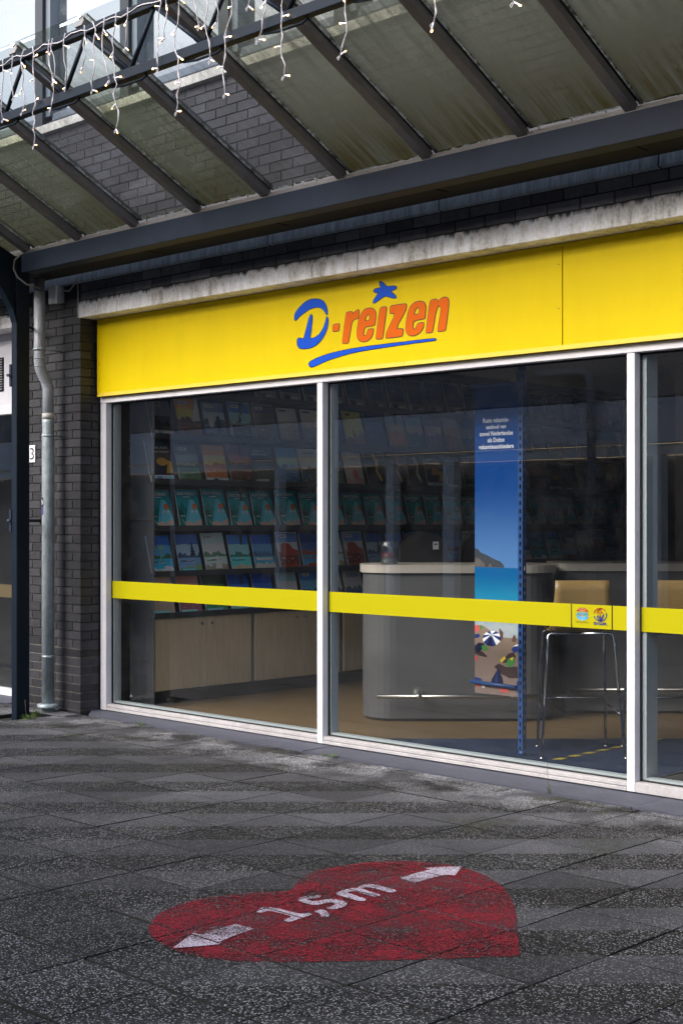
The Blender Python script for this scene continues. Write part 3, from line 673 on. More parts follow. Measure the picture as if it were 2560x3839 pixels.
# ------------------------------------------------------------------ canopy
cp = thing("glass_canopy", "pitched glass canopy on a dark steel post and beam, algae stained", "canopy", (-6, -.5, 3.4))
SL = .512
q = MB(); q.box(-9.20, 3, -.52, -.505, 3.36, 3.50); q.box(-9.19, 3, -.505, -.40, 3.486, 3.4995); q.box(-9.19, 3, -.505, -.40, 3.3605, 3.372)
part(q, "beam", mt_beam, cp, .003)
q = MB(); q.box(-16, -9.36, -.52, -.505, 3.36, 3.50); q.box(-16, -9.36, -.505, -.40, 3.486, 3.4995); q.box(-16, -9.36, -.505, -.40, 3.3605, 3.372)
part(q, "beam", mt_beam, cp, .003)
q = MB(); q.box(-16, 3, -.399, -.10, 3.385, 3.52)
for k in range(-6, 14):
    x = -9.17 + 1.324 * k + .3; q.m(1).box(x, x + .95, -.395, -.22, 3.379, 3.3845)
part(q, "gutter", [mt_black, M("soffit_plate", (.018, .018, .021), .8, spec=.2)], cp)
q = MB(); q.box(-16, 3, -.500, -.44, 3.5005, 3.528)
part(q, "eaves_strip", mt_rafter, cp)
def rp(x, t, up=0.): return (x, -.5 - t + up * .456, 3.505 + SL * t + up * .89)
TL = 1.40
KS = list(range(-9, 18))
def rx(k): return -9.17 + .662 * k
for k in KS:
    x = rx(k); q = MB(); dirv = Vector((0, -1, SL)).normalized(); upv = Vector((0, SL, 1)).normalized()
    a = Vector((x, -.497, 3.506)); b = a + dirv * (TL * 1.1235)
    q.bar(a + upv * .022, b + upv * .022, .062, .040, upv)
    q.bar(a + upv * .052, b + upv * .052, .030, .022, upv)
    q.m(1).bar(a + upv * .068, b + upv * .068, .070, .008, upv)
    q.m(0).bar(a + upv * .081, b + upv * .081, .060, .014, upv)
    part(q, "rafter", [mt_rafter, mt_rubber], cp, .002)
CLEAR = {2, 4, -3, -6, 9}
for k in KS[:-1]:
    x0 = rx(k) + .020; x1 = rx(k + 1) - .020
    q = MB(); up = .062
    t0 = -.012 + random.uniform(-.012, .012); NN = 1
    a = rp(x0, t0, up); b = rp(x1, t0, up); c = rp(x1, TL + .02, up); d = rp(x0, TL + .02, up)
    q.m(0).add([a, b, c, d], [(0, 1, 2, 3)])
    # edge of the sheet: lime and algae, scattered light put into the pale colour
    q.m(1).tube([(a[0], a[1], a[2]), (b[0], b[1], b[2])], .0045, 6)
    q.m(1).tube([(a[0] + .022, a[1], a[2] - .002), (d[0] + .024, d[1], d[2] - .006)], .008, 6)
    q.m(2)
    xx = x0 + .02
    while xx < x1 - .03:
        if random.random() < .6:
            l = random.uniform(.02, .10); xe = min(xx + l, x1 - .01); mid = (xx + xe) / 2
            q.tube([rp(xx, t0 + .004, up - .003), rp(mid, t0 + random.uniform(0, .012), up - .004), rp(xe, t0 + .004, up - .003)], [.002, random.uniform(.003, .007), .002], 6)
        xx += random.uniform(.03, .12)
    part(q, "glass_panel", [mt_roof_clear if k in CLEAR else (mt_roof_milky if k > 4 else mt_roof_green), mt_glassedge, mt_algae], cp)
# lattice girder at the outer edge
TY = -1.90
q = MB(); q.box(-16, 3, TY - .025, TY + .025, 4.150, 4.196); part(q, "upper_chord", mt_steel, cp, .004)
q = MB(); q.box(-16, 3, TY - .025, TY + .025, 3.826, 3.880); part(q, "lower_chord", mt_steel, cp, .004)
for k in range(-14, 15):
    bx = -6.645 + .6 * k
    q = MB(); q.tube([(bx, TY, 3.87), (bx + .205, TY, 4.16)], .0125, 8); part(q, "lattice_rod", mt_steel, cp)
    q = MB(); q.tube([(bx, TY, 3.87), (bx - .395, TY, 4.16)], .0125, 8); part(q, "lattice_rod", mt_steel, cp)
for k in range(-14, 15):
    x = -6.645 + .6 * k; q = MB(); part(q.tube([(x - .16, TY, 3.818), (x - .06, TY, 3.806), (x + .1, TY, 3.806), (x + .14, TY, 3.82)], .007, 6), 'clip_rod', mt_steel, cp)
for xp in (-15.9, -9.328, -2.7):
    q = MB(); q.box(xp - .035, xp + .035, -.502, -.387, -.05, 3.5)
    q.m(1).box(xp - .028, xp + .0365, -.495, -.393, -.05, 3.49)
    po = part(q, "post", [mt_steel, mt_steel], cp, .003)
    arm = [(-.388, 3.503), (-.388, 3.0), (-.50, 3.0), (-.53, 3.10), (-.62, 3.24), (-.80, 3.40), (-1.1, 3.57), (-1.5, 3.79), (-1.92, 4.02), (-1.92, 4.149), (-.5, 3.503)]
    q = MB(); q.prism(arm, lambda a, b, d: (d, a, b), xp - .012, xp + .012)
    for i in range(2, 8):
        (a0, b0), (a1, b1) = arm[i], arm[i + 1]; q.bar((xp, a0, b0), (xp, a1, b1), .07, .008)
    part(q, "curved_bracket", mt_steel, cp)
    for z in (1.494, 3.0): q = MB(); part(q.tube([(xp + .02, -.43, z), (xp - .43, .02, z)], .012, 8), "wall_tie", mt_steel, cp)
    for z in (1.494, 2.60):
        q = MB(); q.box(xp - .058, xp - .030, -.509, -.46, z - .085, z + .085); bp = part(q, "bolt_plate", mt_beam, cp, .002)
        q = MB(); q.tube([(xp - .045, -.509, z), (xp - .045, -.535, z)], .011, 8); bo = part(q, "bolt", mt_chrome, cp); bo.parent = bp
# ------------------------------------------------------------------ icicle lights
sl = thing("icicle_lights", "white icicle string lights with warm bulbs hanging from the canopy edge", "string lights", (-6, -1.94, 4.17))
mt_wire = M("white_cable", (.60, .57, .60), .5); mt_led = M("warm_bulb", (1, .8, .5), .4, emit=((1, .52, .16), 9.)); mt_hold = M("clear_bulb_holder", (.72, .70, .78), .3)
mt_off = M("dim_bulb", (.75, .55, .30), .4, emit=((1, .5, .15), 1.4))
DROPS = [(-7.198, 3.832), (-7.094, 3.932), (-6.981, 3.83), (-6.89, 3.621), (-6.725, 3.793), (-6.69, 3.935), (-6.57, 3.88), (-6.391, 3.961), (-6.315, 3.816), (-6.208, 3.838), (-6.108, 3.561), (-6.005, 3.975), (-5.737, 3.807), (-5.674, 3.947), (-5.589, 3.552), (-5.454, 3.942), (-5.381, 3.754), (-5.264, 3.931), (-5.203, 3.564), (-5.056, 3.948), (-4.981, 3.771), (-4.808, 3.565), (-4.437, 3.574), (-3.905, 3.589), (-3.508, 3.569)]
w = MB(); bulbs = []; LY = -1.945
pts = []; x = -8.2
while x < -2.9: pts.append((x, -1.93 + random.uniform(-.004, .004), 4.168 + .010 * math.sin(x * 21) + random.uniform(-.004, .004))); x += .045
w.tube(pts, .0032, 5)
for dx, dz in DROPS:
    z = 4.185; x = dx; y = LY; path = [(x, y, z)]; n = max(3, int((z - dz) / .045)); sx_ = 0
    for i in range(1, n + 1):
        sx_ += random.uniform(-.034, .034); sx_ *= .72
        path.append((dx + sx_, y + random.uniform(-.006, .006), z + (dz - z) * i / n))
    w.tube(path, .0023, 5); w.tube([(a + .005 * math.sin(b * 60), c - .003, b) for a, c, b in path], .0017, 5)
    a, c, b = path[-1]; w.tube([(a, c, b), (a - .012, c, b - .018), (a - .018, c, b - .006), (a - .006, c, b + .002)], .0017, 5)
    s = random.choice((-1, 1)); nb = max(2, int((4.15 - dz) / .105))
    for i in range(nb):
        zz = 4.12 + (dz + .004 - 4.12) * (i / (nb - 1) if nb > 1 else 1); s = -s
        f_ = (4.185 - zz) / (4.185 - dz) * n; i0 = min(int(f_), n - 1); A = Vector(path[i0]).lerp(Vector(path[i0 + 1]), f_ - i0)
        ang = random.uniform(-1.3, .35); bulbs.append((A, s, ang))
part(w, "cable", mt_wire, sl)
for A, s, ang in bulbs[:98]:
    d = Vector((s * math.cos(ang), random.uniform(-.3, .3), math.sin(ang))).normalized()
    q = MB(); q.tube([A, A + d * .006, A + d * .030, A + d * .032], [.0022, .0042, .0046, .0034], 6)
    q.m(1).tube([A + d * .032, A + d * .040, A + d * .0425], [.0038, .0034, .0012], 6)
    part(q, "light_bulb", [mt_hold, mt_led if random.random() < .6 else mt_off], sl)

# ------------------------------------------------------------------ downpipe, box, number, cable
dp = thing("downpipe", "grey downpipe, plastic above and galvanised below, with a bend against the brick pier", "drainpipe", (-9.44, -.12, 0))
DX = -9.44
q = MB(); q.tube([(DX, -.20, 3.40), (DX, -.20, 2.74), (DX, -.195, 2.69), (DX, -.18, 2.655), (DX, -.145, 2.595), (DX, -.128, 2.56), (DX, -.12, 2.52), (DX, -.12, 2.26)], .043, 20)
for z, y in ((2.76, -.20), (2.70, -.197), (2.545, -.122)): q.tube([(DX, y, z - .004), (DX, y, z + .004)], .0455, 20)
part(q, "upper_pipe", mt_pvc, dp)
q = MB(); q.tube([(DX, -.12, 2.29), (DX, -.12, 2.335)], .0475, 20); part(q, "coupling", mt_collar, dp)
q = MB(); q.tube([(DX, -.12, 2.289), (DX, -.12, 2.265), (DX, -.12, 2.20), (DX, -.12, 2.15), (DX, -.12, .045)], [.046, .047, .045, .0485, .0485], 20); part(q, "lower_pipe", mt_galv, dp)
q = MB(); q.lathe([(0, .062), (.052, .062), (.085, .058), (.088, .036), (.086, .030), (.05, .028), (.05, -.02)], (DX, -.12, 0)); part(q, "foot_collar", mt_galv, dp)
for z, y in ((2.83, -.20), (2.16, -.12), (.43, -.12)):
    q = MB(); q.tube([(DX, y, z - .009), (DX, y, z + .009)], .0505, 20); q.tube([(DX, y + .045, z), (DX, .0, z)], .005, 6)
    q.tube([(DX + .05, y - .02, z), (DX + .062, y - .025, z)], .008, 6); part(q, "pipe_clamp", mt_galv, dp)
st = thing("pipe_sticker", "small dark sticker with a white circled letter A on the downpipe", "sticker", (DX, -.17, 1.6))
q = MB()
def cyl(a, b, r=.0492): return (DX + r * math.sin(a / .0485 - .35), -.12 - r * math.cos(a / .0485 - .35), 1.60 + b)
for i in range(8):
    a0 = -.022 + .044 * i / 8; a1 = a0 + .0055; q.m(0).add([cyl(a0, .0), cyl(a1, .0), cyl(a1, .075), cyl(a0, .075)], [(0, 1, 2, 3)]); q.m(1).add([cyl(a0, -.06), cyl(a1, -.06), cyl(a1, -.0005), cyl(a0, -.0005)], [(0, 1, 2, 3)])
ring = [(.017 * math.cos(R(a)), .038 + .02 * math.sin(R(a))) for a in range(0, 360, 20)]
for i in range(18):
    a, b = ring[i], ring[(i + 1) % 18]; q.m(2).add([cyl(a[0], a[1], .0497), cyl(b[0], b[1], .0497), cyl(b[0] * .78, .038 + (b[1] - .038) * .78, .0497), cyl(a[0] * .78, .038 + (a[1] - .038) * .78, .0497)], [(0, 1, 2, 3)])
q.text("A", lambda a, b: cyl(a, .038 + b, .050), .026, .032, .01)
part(q, "sticker_print", [M("sticker_ink", (.012, .012, .03), .5), M("sticker_purple", (.06, .03, .22), .5), M("sticker_white", (.7, .7, .75), .5)], st)
jb = thing("junction_box", "small white cable junction box on the brick pier near the gutter", "junction box", (-9.44, 0, 3.26))
q = MB(); q.box(-9.475, -9.385, -.075, -.004, 3.205, 3.335); part(q, "box_body", mt_collar, jb, .006)
q = MB(); q.box(-9.483, -9.377, -.092, -.076, 3.197, 3.343); part(q, "box_cover", M("box_cover_white", (.85, .85, .88), .4), jb, .010)
q = MB(); q.tube([(-9.37, -.03, 3.30), (-9.30, -.02, 3.29), (-9.24, -.02, 3.33), (-9.215, -.02, 3.36)], .006, 8); q.tube([(-9.48, -.04, 3.30), (-9.54, -.10, 3.33), (-9.56, -.14, 3.40)], .006, 8)
q.tube([(-9.21, -.028, 3.345), (-9.21, -.028, 3.395)], .016, 10); part(q, "cable", mt_collar, jb)
cb = thing("facade_cable", "thin pale cable running down the brick edge beside the lintel", "cable", (-9.19, -.01, 3.2))
q = MB(); q.tube([(-9.188, -.02, 3.35), (-9.186, -.018, 3.25), (-9.190, -.018, 3.15), (-9.187, -.018, 3.07)], .005, 6); part(q, "cable_run", mt_collar, cb)
c3 = thing("post_cable", "dark cable looping from the canopy beam end to the downpipe", "cable", (-9.2, -.53, 3.4))
q = MB(); q.tube([(-9.20, -.53, 3.49), (-9.27, -.535, 3.46), (-9.29, -.53, 3.40), (-9.24, -.53, 3.33), (-9.16, -.50, 3.27), (-9.2, -.4, 3.27), (-9.35, -.25, 3.29)], .007, 8); part(q, "cable_run", mt_rafter, c3)
hn = thing("house_number", "white number plate reading 3 on the brick pier behind the steel post", "house number", (-9.84, -.005, 2.03))
q = MB(); q.box(-9.872, -9.790, -.010, -.002, 1.965, 2.105); part(q, "number_plate", M("enamel_white", (.72, .72, .76), .3), hn, .002)
q = MB(); q.text("3", lambda a, b: (-9.832 + a, -.0115, 2.035 + b), .058, .094, -.008); part(q, "number", mt_line, hn)

# ------------------------------------------------------------------ weeds
mt_grass = M("grass_blade", (.075, .13, .02), .6, var=.4, vs=40); mt_dry = M("dry_stem", (.16, .14, .08), .8)
def tuft(c, n, h, r, label, dry=0):
    o = thing("weed_tuft", label, "weed", c); q = MB()
    for i in range(n):
        a = random.uniform(0, 6.28); d = random.uniform(0, r); b = Vector((c[0] + d * math.cos(a), c[1] + d * math.sin(a) * .6, c[2]))
        hh = h * random.uniform(.4, 1); l = Vector((math.cos(a), math.sin(a), 0)) * hh * random.uniform(.1, .7); s = Vector((-math.sin(a), math.cos(a), 0)) * random.uniform(.0015, .003)
        m1 = b + l * .4 + Vector((0, 0, hh * .7)); e = b + l + Vector((0, 0, hh))
        q.m(0).add([b - s, b + s, m1 + s * .8, m1 - s * .8, e], [(0, 1, 2, 3), (3, 2, 4)])
    for i in range(dry):
        a = random.uniform(0, 6.28); q.m(1).tube([c, (c[0] + .05 * math.cos(a), c[1] + .03 * math.sin(a), c[2] + .1), (c[0] + .14 * math.cos(a), c[1] + .05 * math.sin(a), c[2] + random.uniform(.12, .2))], .0016, 4)
    part(q, "grass_blades", [mt_grass, mt_dry], o)
tuft((-9.19, -.47, -.02), 120, .06, .08, "bright green grass tuft at the foot of the steel post", 1)
tuft((-9.38, -.27, -.02), 70, .055, .06, "green grass tuft between the post and the downpipe foot", 4)
tuft((-8.30, -.085, -.01), 26, .05, .05, "sparse grass in the joint along the left part of the sill stone")
o = thing("leafy_weed", "small leafy green weed in the joint before the sill stone below the middle post", "weed", (-6.36, STONE(-6.36) - .006, 0)); q = MB()
for i in range(16):
    a = random.uniform(0, 6.28); c = Vector((-6.36 + random.uniform(-.05, .09), STONE(-6.36) + random.uniform(-.04, .02), random.uniform(.008, .035))); L_ = random.uniform(.012, .022)
    d = Vector((math.cos(a), math.sin(a), random.uniform(-.2, .5))).normalized() * L_; s = Vector((-math.sin(a), math.cos(a), .2)).normalized() * L_ * .45
    q.add([c - d, c - s, c + d, c + s], [(0, 1, 2, 3)])
part(q, "leaves", mt_grass, o)
tuft((-4.62, STONE(-4.62) + .0, 0), 6, .07, .02, "thin dry stalk in the joint before the sill stone at right", 1)
# ------------------------------------------------------------------ interior shell
def cw(X, Z, z):     # a local frame turned 44.34 degrees to the facade, in which counters and stools are set out
    a = R(44.34); return (X * math.cos(a) - Z * math.sin(a), X * math.sin(a) + Z * math.cos(a) - 6.493, z)
mt_lino = M("brown_linoleum", (.15, .10, .046), .5, spec=.15, var=.12, vs=2.5, fine=.15, fs=110)
mt_carpet = M("blue_carpet", (.010, .024, .058), .95, spec=.05, var=.12, vs=4, fine=.55, fs=260, bump=.5, bs=300)
q = MB(); q.box(-9.6, 3, .31, 9, -.04, .0); tag(q.build("shop_floor", mt_lino), "brown linoleum floor of the shop", None, None, 'structure')
c1 = [(-9.4, .32), (3, .32), (3, 9)]
ed = [cw(-6, 9.73, 0), cw(12, 9.73, 0)]
A_, B_ = Vector(ed[0][:2]), Vector(ed[1][:2]); nn = Vector((-(B_ - A_).y, (B_ - A_).x)).normalized()
poly = clip([(-9.3, .32), (2.9, .32), (2.9, 8.9), (-9.3, 8.9)], nn.x, nn.y, nn.dot(A_))
q = MB(); q.flat(poly, lambda a, b: (a, b, .004)); tag(q.build("carpet_floor", mt_carpet), "blue carpet inside the shop window", None, None, 'structure')
mt_wall = M("interior_wall_paint", (.42, .42, .43), .9, var=.1, vs=2)
q = MB(); q.box(-9.62, -9.50, .31, 9, 0, 3.0); q.box(-9.6, 3, 8.9, 9.0, 0, 3.0); q.box(2.95, 3.1, .31, 9, 0, 3.0); q.box(-9.50, -9.17, .305, .36, 0, 3.0)
tag(q.build("interior_wall", mt_wall), "dim interior walls of the shop", None, None, 'structure')
# perforated ceiling
def ceil_mat():
    m, t, out = newmat("perforated_ceiling_board"); p = N(t, "BsdfPrincipled", Roughness=.9); lk(t, p.outputs[0], out.inputs[0])
    g = N(t, "NewGeometry"); v = N(t, "TexVoronoi", Scale=9.5, Randomness=.85); lk(t, g.outputs['Position'], v.inputs['Vector'])
    lk(t, mixc(t, smooth(t, v.outputs['Distance'], .17, .13), (.86, .82, .75), (.08, .08, .08)), p.inputs['Base Color']); return m
q = MB(); q.box(-9.6, 3, .31, 9, 2.95, 3.05); tag(q.build("ceiling", ceil_mat()), "pale perforated shop ceiling", None, None, 'structure')
q = MB(); q.box(-9.6, 3.1, .30, .305, 2.47, 3.06); tag(q.build("interior_header", mt_wall), "wall strip above the shop window inside", None, None, 'structure')

q = MB(); q.box(-6.95, 2.9, 5.0, 5.1, 0, 2.94); tag(q.build("interior_partition", M("partition_paint", (.34, .32, .30), .9, var=.15, vs=1.5)), "grey brown partition wall deep in the shop", None, None, 'structure')
ps_ = thing("wall_poster", "dim blue poster on the partition wall seen through the rightmost pane", "poster", (-6.2, 4.99, 1.5))
q = MB(); q.box(-6.55, -6.02, 4.985, 4.997, .95, 1.72); part(q, "poster_sheet", M("poster_blue", (.05, .10, .20), .5), ps_)
q = MB(); q.box(-6.57, -6.0, 4.978, 4.984, 1.72, 1.75); q.box(-6.57, -6.0, 4.978, 4.984, .92, .95); part(q, "poster_rail", M("poster_rail_grey", (.4, .4, .4), .4), ps_)
bc_ = thing("wall_cabinet", "brown open wall cabinet beside the blue poster deep in the shop", "cabinet", (-5.2, 4.8, 1.8))
q = MB(); q.box(-5.7, -4.7, 4.7, 4.98, 1.0, 1.03); q.box(-5.7, -4.7, 4.7, 4.98, 2.1, 2.13); q.box(-5.73, -5.701, 4.7, 4.98, 1.0, 2.13); q.box(-4.699, -4.67, 4.7, 4.98, 1.0, 2.13); q.box(-5.7, -4.7, 4.7, 4.98, 1.5, 1.53); part(q, "carcass", M("brown_cabinet", (.14, .08, .045), .5), bc_)

# ------------------------------------------------------------------ brochure rack
rk = thing("brochure_rack", "long dark brochure rack with pale wooden cupboards below along the left shop wall", "rack", (-9.3, 4, 0))
mt_rack = M("dark_rack_laminate", (.045, .045, .048), .5, var=.1, vs=4); mt_panel = M("grey_end_panel", (.24, .24, .235), .5, var=.06, vs=3)
mt_wood = M("pale_birch_door", (.78, .65, .44), .5, var=.10, vs=3, fine=.12, fs=9, stretch=(4, 8, .8)); mt_lip = M("shelf_lip", (.07, .07, .075), .3)
q = MB(); q.box(-9.49, -9.095, .640, .660, 0, 2.93); q.box(-9.49, -9.11, 7.42, 7.45, 0, 2.93); part(q, "end_panel", mt_panel, rk, .002)
q = MB(); q.box(-9.49, -9.30, .661, 7.419, .735, 2.93); q.box(-9.30, -9.08, .661, 7.419, 2.90, 2.948); part(q, "rack_back", mt_rack, rk)
q = MB(); q.box(-9.49, -9.13, .661, 7.419, 0, .70); part(q, "cupboard_body", mt_panel, rk)
q = MB(); q.box(-9.129, -9.115, .661, 7.419, 0, .10); part(q, "kick_board", mt_rack, rk)
q = MB(); q.box(-9.46, -9.085, .661, 7.419, .702, .733); part(q, "cupboard_top", mt_panel, rk, .002)
y = .672
while y < 7.3:
    for w_ in (.545, .50):
        if y + w_ > 7.42: break
        q = MB(); q.box(-9.128, -9.104, y + .003, y + w_ - .003, .112, .695); d_ = part(q, "cupboard_door", mt_wood, rk, .002)
        q = MB(); q.tube([(-9.104, y + w_ * (.9 if w_ > .52 else .1), .64), (-9.092, y + w_ * (.9 if w_ > .52 else .1), .64)], .012, 10); kn = part(q, "knob", mt_brushed, rk); kn.parent = d_
        y += w_
    y += .045
ROWZ = [2.53, 2.172, 1.805, 1.425, 1.055, .715]
for z in ROWZ:
    q = MB(); q.box(-9.30, -9.088, .661, 7.419, z - .016, z - .004); q.box(-9.090, -9.084, .661, 7.419, z - .016, z + .030)
    part(q, "shelf", [mt_lip], rk)
q = MB(); y = .655
for k in range(8): q.box(-9.30, -9.16, y + .985 * k, y + .985 * k + .018, .74, 2.90)
part(q, "upright_divider", mt_rack, rk)

# ------------------------------------------------------------------ brochures
PALC = {}
def pc(h):
    if h not in PALC: PALC[h] = M("print_" + h, tuple(min(.88, x * 2.5) for x in c8(h)), .5, spec=.12)
    return PALC[h]
TILT = R(15)
class Bro:
    """one brochure: a thin booklet whose cover is built up from printed shapes"""
    def __init__(s, base): s.mb = MB(); s.mats = [pc('c9c6bd')]; s.k = 0; s.mb.box(-.105, .105, .0, .006, 0, .297); s.quad(0, 0, 1, 1, base)
    def mi(s, h):
        m_ = pc(h)
        if m_ not in s.mats: s.mats.append(m_)
        return s.mats.index(m_)
    def fn(s, a, b): return (-.105 + .21 * a, -.0004 - .0004 * s.k, .297 * b)
    def poly(s, P, h):
        s.k += 1; s.mb.m(s.mi(h)).flat(P, s.fn); return s
    def quad(s, x0, y0, x1, y1, h): return s.poly([(x0, y0), (x1, y0), (x1, y1), (x0, y1)], h)
    def ell(s, cx, cy, rx_, ry_, h, n=12): return s.poly([(cx + rx_ * math.cos(6.283 * i / n), cy + ry_ * math.sin(6.283 * i / n)) for i in range(n)], h)
    def ridge(s, y, amp, h, seed, base=0., n=9, x0=0., x1=1.):
        r_ = random.Random(seed); return s.poly([(x0, base), (x1, base)] + [(x1 - (x1 - x0) * i / n, y + amp * (r_.random() - .5)) for i in range(n + 1)], h)
    def txt(s, b, x, y, w, h_, col):
        s.k += 1; f = s.fn; s.mb.m(s.mi(col)).text(b, lambda a, c: f(x + a / .21, y + c / .297), w * .21, h_ * .297, .01); return s
    def badge(s):
        P = []
        for cx in (.46, .14):
            for i in range(7):
                a = math.pi * (i / 6 - .5) + (0 if cx > .3 else math.pi); P.append((cx + .05 * math.cos(a), .89 + .045 * math.sin(a)))
        s.poly(P, 'd8d8d8'); s.ell(.15, .89, .025, .028, '2a2a3a'); s.quad(.22, .895, .45, .91, '44485a'); return s.quad(.22, .87, .40, .885, '44485a')
    def border(s): 
        for r_ in ((0, 0, .025, 1), (.975, 0, 1, 1), (0, .975, 1, 1), (0, 0, 1, .02)): s.quad(*r_, 'dcdcd8')
        return s
    def done(s, name): 
        me_o = s.mb.build(name, s.mats); return me_o
def landscape(sky1, sky2, sea, land, seed, fore=None, badge=False, border=False, title=None, tcol='e8e8ec', ty=.78, th=.05, tw=.7, strip=None):
    b = Bro(sky1); b.ridge(.74, .03, sky2, seed); b.ridge(.5, .14, land, seed + 1); b.quad(0, 0, 1, .40, sea)
    b.ridge(.33, .02, land, seed + 5, .30, 7, .1, .7)
    if fore: b.ridge(.18, .14, fore, seed + 2); 
    r_ = random.Random(seed + 3)
    for i in range(9): x = r_.random() * .85; y_ = r_.random() * .36; b.quad(x, y_, x + .05 + .1 * r_.random(), y_ + .012, random.Random(seed + i).choice(['cfd6d8', sky2, land, 'b08a6a']))
    if strip: b.quad(0, .02, 1, .14, strip); [b.quad(.08 + .23 * i, .03, .28 + .23 * i, .12, h) for i, h in enumerate(('8fb0c0', '2a2a2e', '6f93b5', 'c0c4c6'))]
    if badge: b.badge()
    if border: b.border()
    if title: b.txt(title, .5, ty, tw, th, tcol)
    return b
def design(row, c):
    if row == 3:
        b = Bro('0f6f76'); b.ridge(.62, .2, '0b5a55', 3, .0); b.quad(0, .80, 1, 1, '14606a'); b.ell(.12, .38, .12, .10, '0a3f45')
        b.poly([(.22, .04), (1, .04), (1, .25), (.78, .72), (.62, .76), (.55, .70)], '4f93bd'); b.poly([(.34, .04), (.62, .70), (.60, .70), (.28, .04)], '3a7aa5')
        b.ell(.76, .57, .11, .08, 'c8552c'); b.ell(.64, .42, .07, .05, '9fb6c0'); b.ell(.84, .42, .07, .05, '9fb6c0'); b.ell(.65, .40, .055, .04, '5f90ad'); b.ell(.85, .40, .055, .04, '5f90ad')
        b.poly([(.10, .24), (.25, .14), (.45, .20), (.62, .13), (.80, .21), (.98, .24), (.95, .12), (.78, .05), (.55, .07), (.30, .04)], 'c98676'); b.ell(.55, .05, .22, .06, 'a99688')
        b.txt("SELECTIEGIDS", .44, .89, .78, .075, 'd8e8e6'); b.quad(.3, .80, .6, .815, 'b8d8d4'); b.quad(.06, .31, .28, .325, '9fd08a'); return b, "teal SELECTIEGIDS brochure with a blue deckchair cloth"
    if row == 4:
        T = [lambda: landscape('1d4f96', '3f7cc0', '2f86c4', '35503a', 11, 'd6dde2', title='OCEAN', ty=.30, tw=.35, th=.035).poly([(.45, .33), (.50, .33), (.58, .62), (.75, .66), (.60, .70), (.72, .78), (.55, .73), (.42, .78), (.48, .68), (.33, .64), (.52, .62)], '5f8a76'),
             lambda: landscape('39528c', '7d8fb5', '5a7898', '30405a', 21, '5f7f5a').poly([(.52, .45), (.80, .45), (.74, .52), (.78, .54), (.71, .60), (.74, .62), (.69, .68), (.71, .70), (.67, .82), (.63, .70), (.65, .68), (.60, .62), (.63, .60), (.56, .54), (.60, .52)], '1c2336').quad(.1, .02, .7, .12, '4f94c8'),
             lambda: landscape('8fa8b4', 'c3d0cf', '92b0c6', '4c6a52', 31, '7a7460', badge=True).txt("aSIAN DREAM", .5, .63, .86, .10, 'e4ece8').ell(.55, .36, .09, .06, 'd6cfc0').poly([(.40, .10), (.70, .10), (.68, .30), (.55, .34), (.46, .28)], 'a9a49c'),
             lambda: landscape('2f62ae', '6f9cd0', '4fa8bd', '36605a', 41, 'b89480'),
             lambda: landscape('1f4c98', '4c78b5', '3f88b5', '3c5570', 51, 'b09c94').quad(.1, .3, .9, .36, '9fb8c8'),
             lambda: landscape('4a6aa0', '9aa8bc', '5a2c1c', '7a3626', 61, '7a3a22', badge=True, border=True).poly([(.1, .50), (.15, .66), (.30, .72), (.60, .68), (.72, .56), (.95, .52), (.95, .40), (.1, .40)], '7c3424'),
             lambda: landscape('1c3570', '3a4c80', '2f6f98', '6a3828', 71, '7a3c28')]
        D = ["blue OCEAN brochure with a palm beach", "brochure with a many-tiered temple by a lake", "ASIAN DREAM brochure with a seated traveller", "brochure of a pale blue lagoon", "blue seaside brochure", "white bordered brochure with a red rock mesa", "brochure of a red shore under dark sky"]
        i = c if c < 7 else (c * 3 + 2) % 7; return T[i](), D[i]
    if row == 5:
        L_ = [('a58a80', 'b89a8c', '8a7a6c', '9a8472', "pink and sand coloured brochure"), ('b0706a', 'c08a7a', '7a4a50', '4a3a3c', "salmon pink brochure"), ('2c3a22', '4a6a34', '3a7a50', '1c2a1a', "dark green forest brochure"), ('16408c', '2a5cae', '5a9cc8', '2c4a6a', "deep blue brochure"),
              ('1b3f90', '2c5ab0', '4f90c0', '2a4a70', "royal blue brochure"), ('7a98c4', 'a0b4d0', '88a0b8', '3a3a48', "pale blue brochure with a dark rock"), ('2a5f9c', '4a80b8', '3f7cae', '2f5070', "blue brochure with a white pill badge"), ('b8bcbc', 'c8caca', '70787c', '50585c', "pale WORLD brochure"), ('9aa6b4', 'b0bac4', '34507c', '5a6470', "pale EUROPA brochure")]
        i = c if c < 9 else (c * 5 + 1) % 9; s = L_[i]
        b = landscape(s[0], s[1], s[2], s[3], 80 + i, badge=(i in (6,)), strip=None, title={7: 'YORK', 8: 'EUROPA'}.get(i), tcol={8: '1c3c78', 7: '20242c'}.get(i, 'e8e8ec'), th=.10, tw=.6, ty=.82)
        b.quad(.05, 0, .75, .13, '6fa8cc'); return b, s[4]
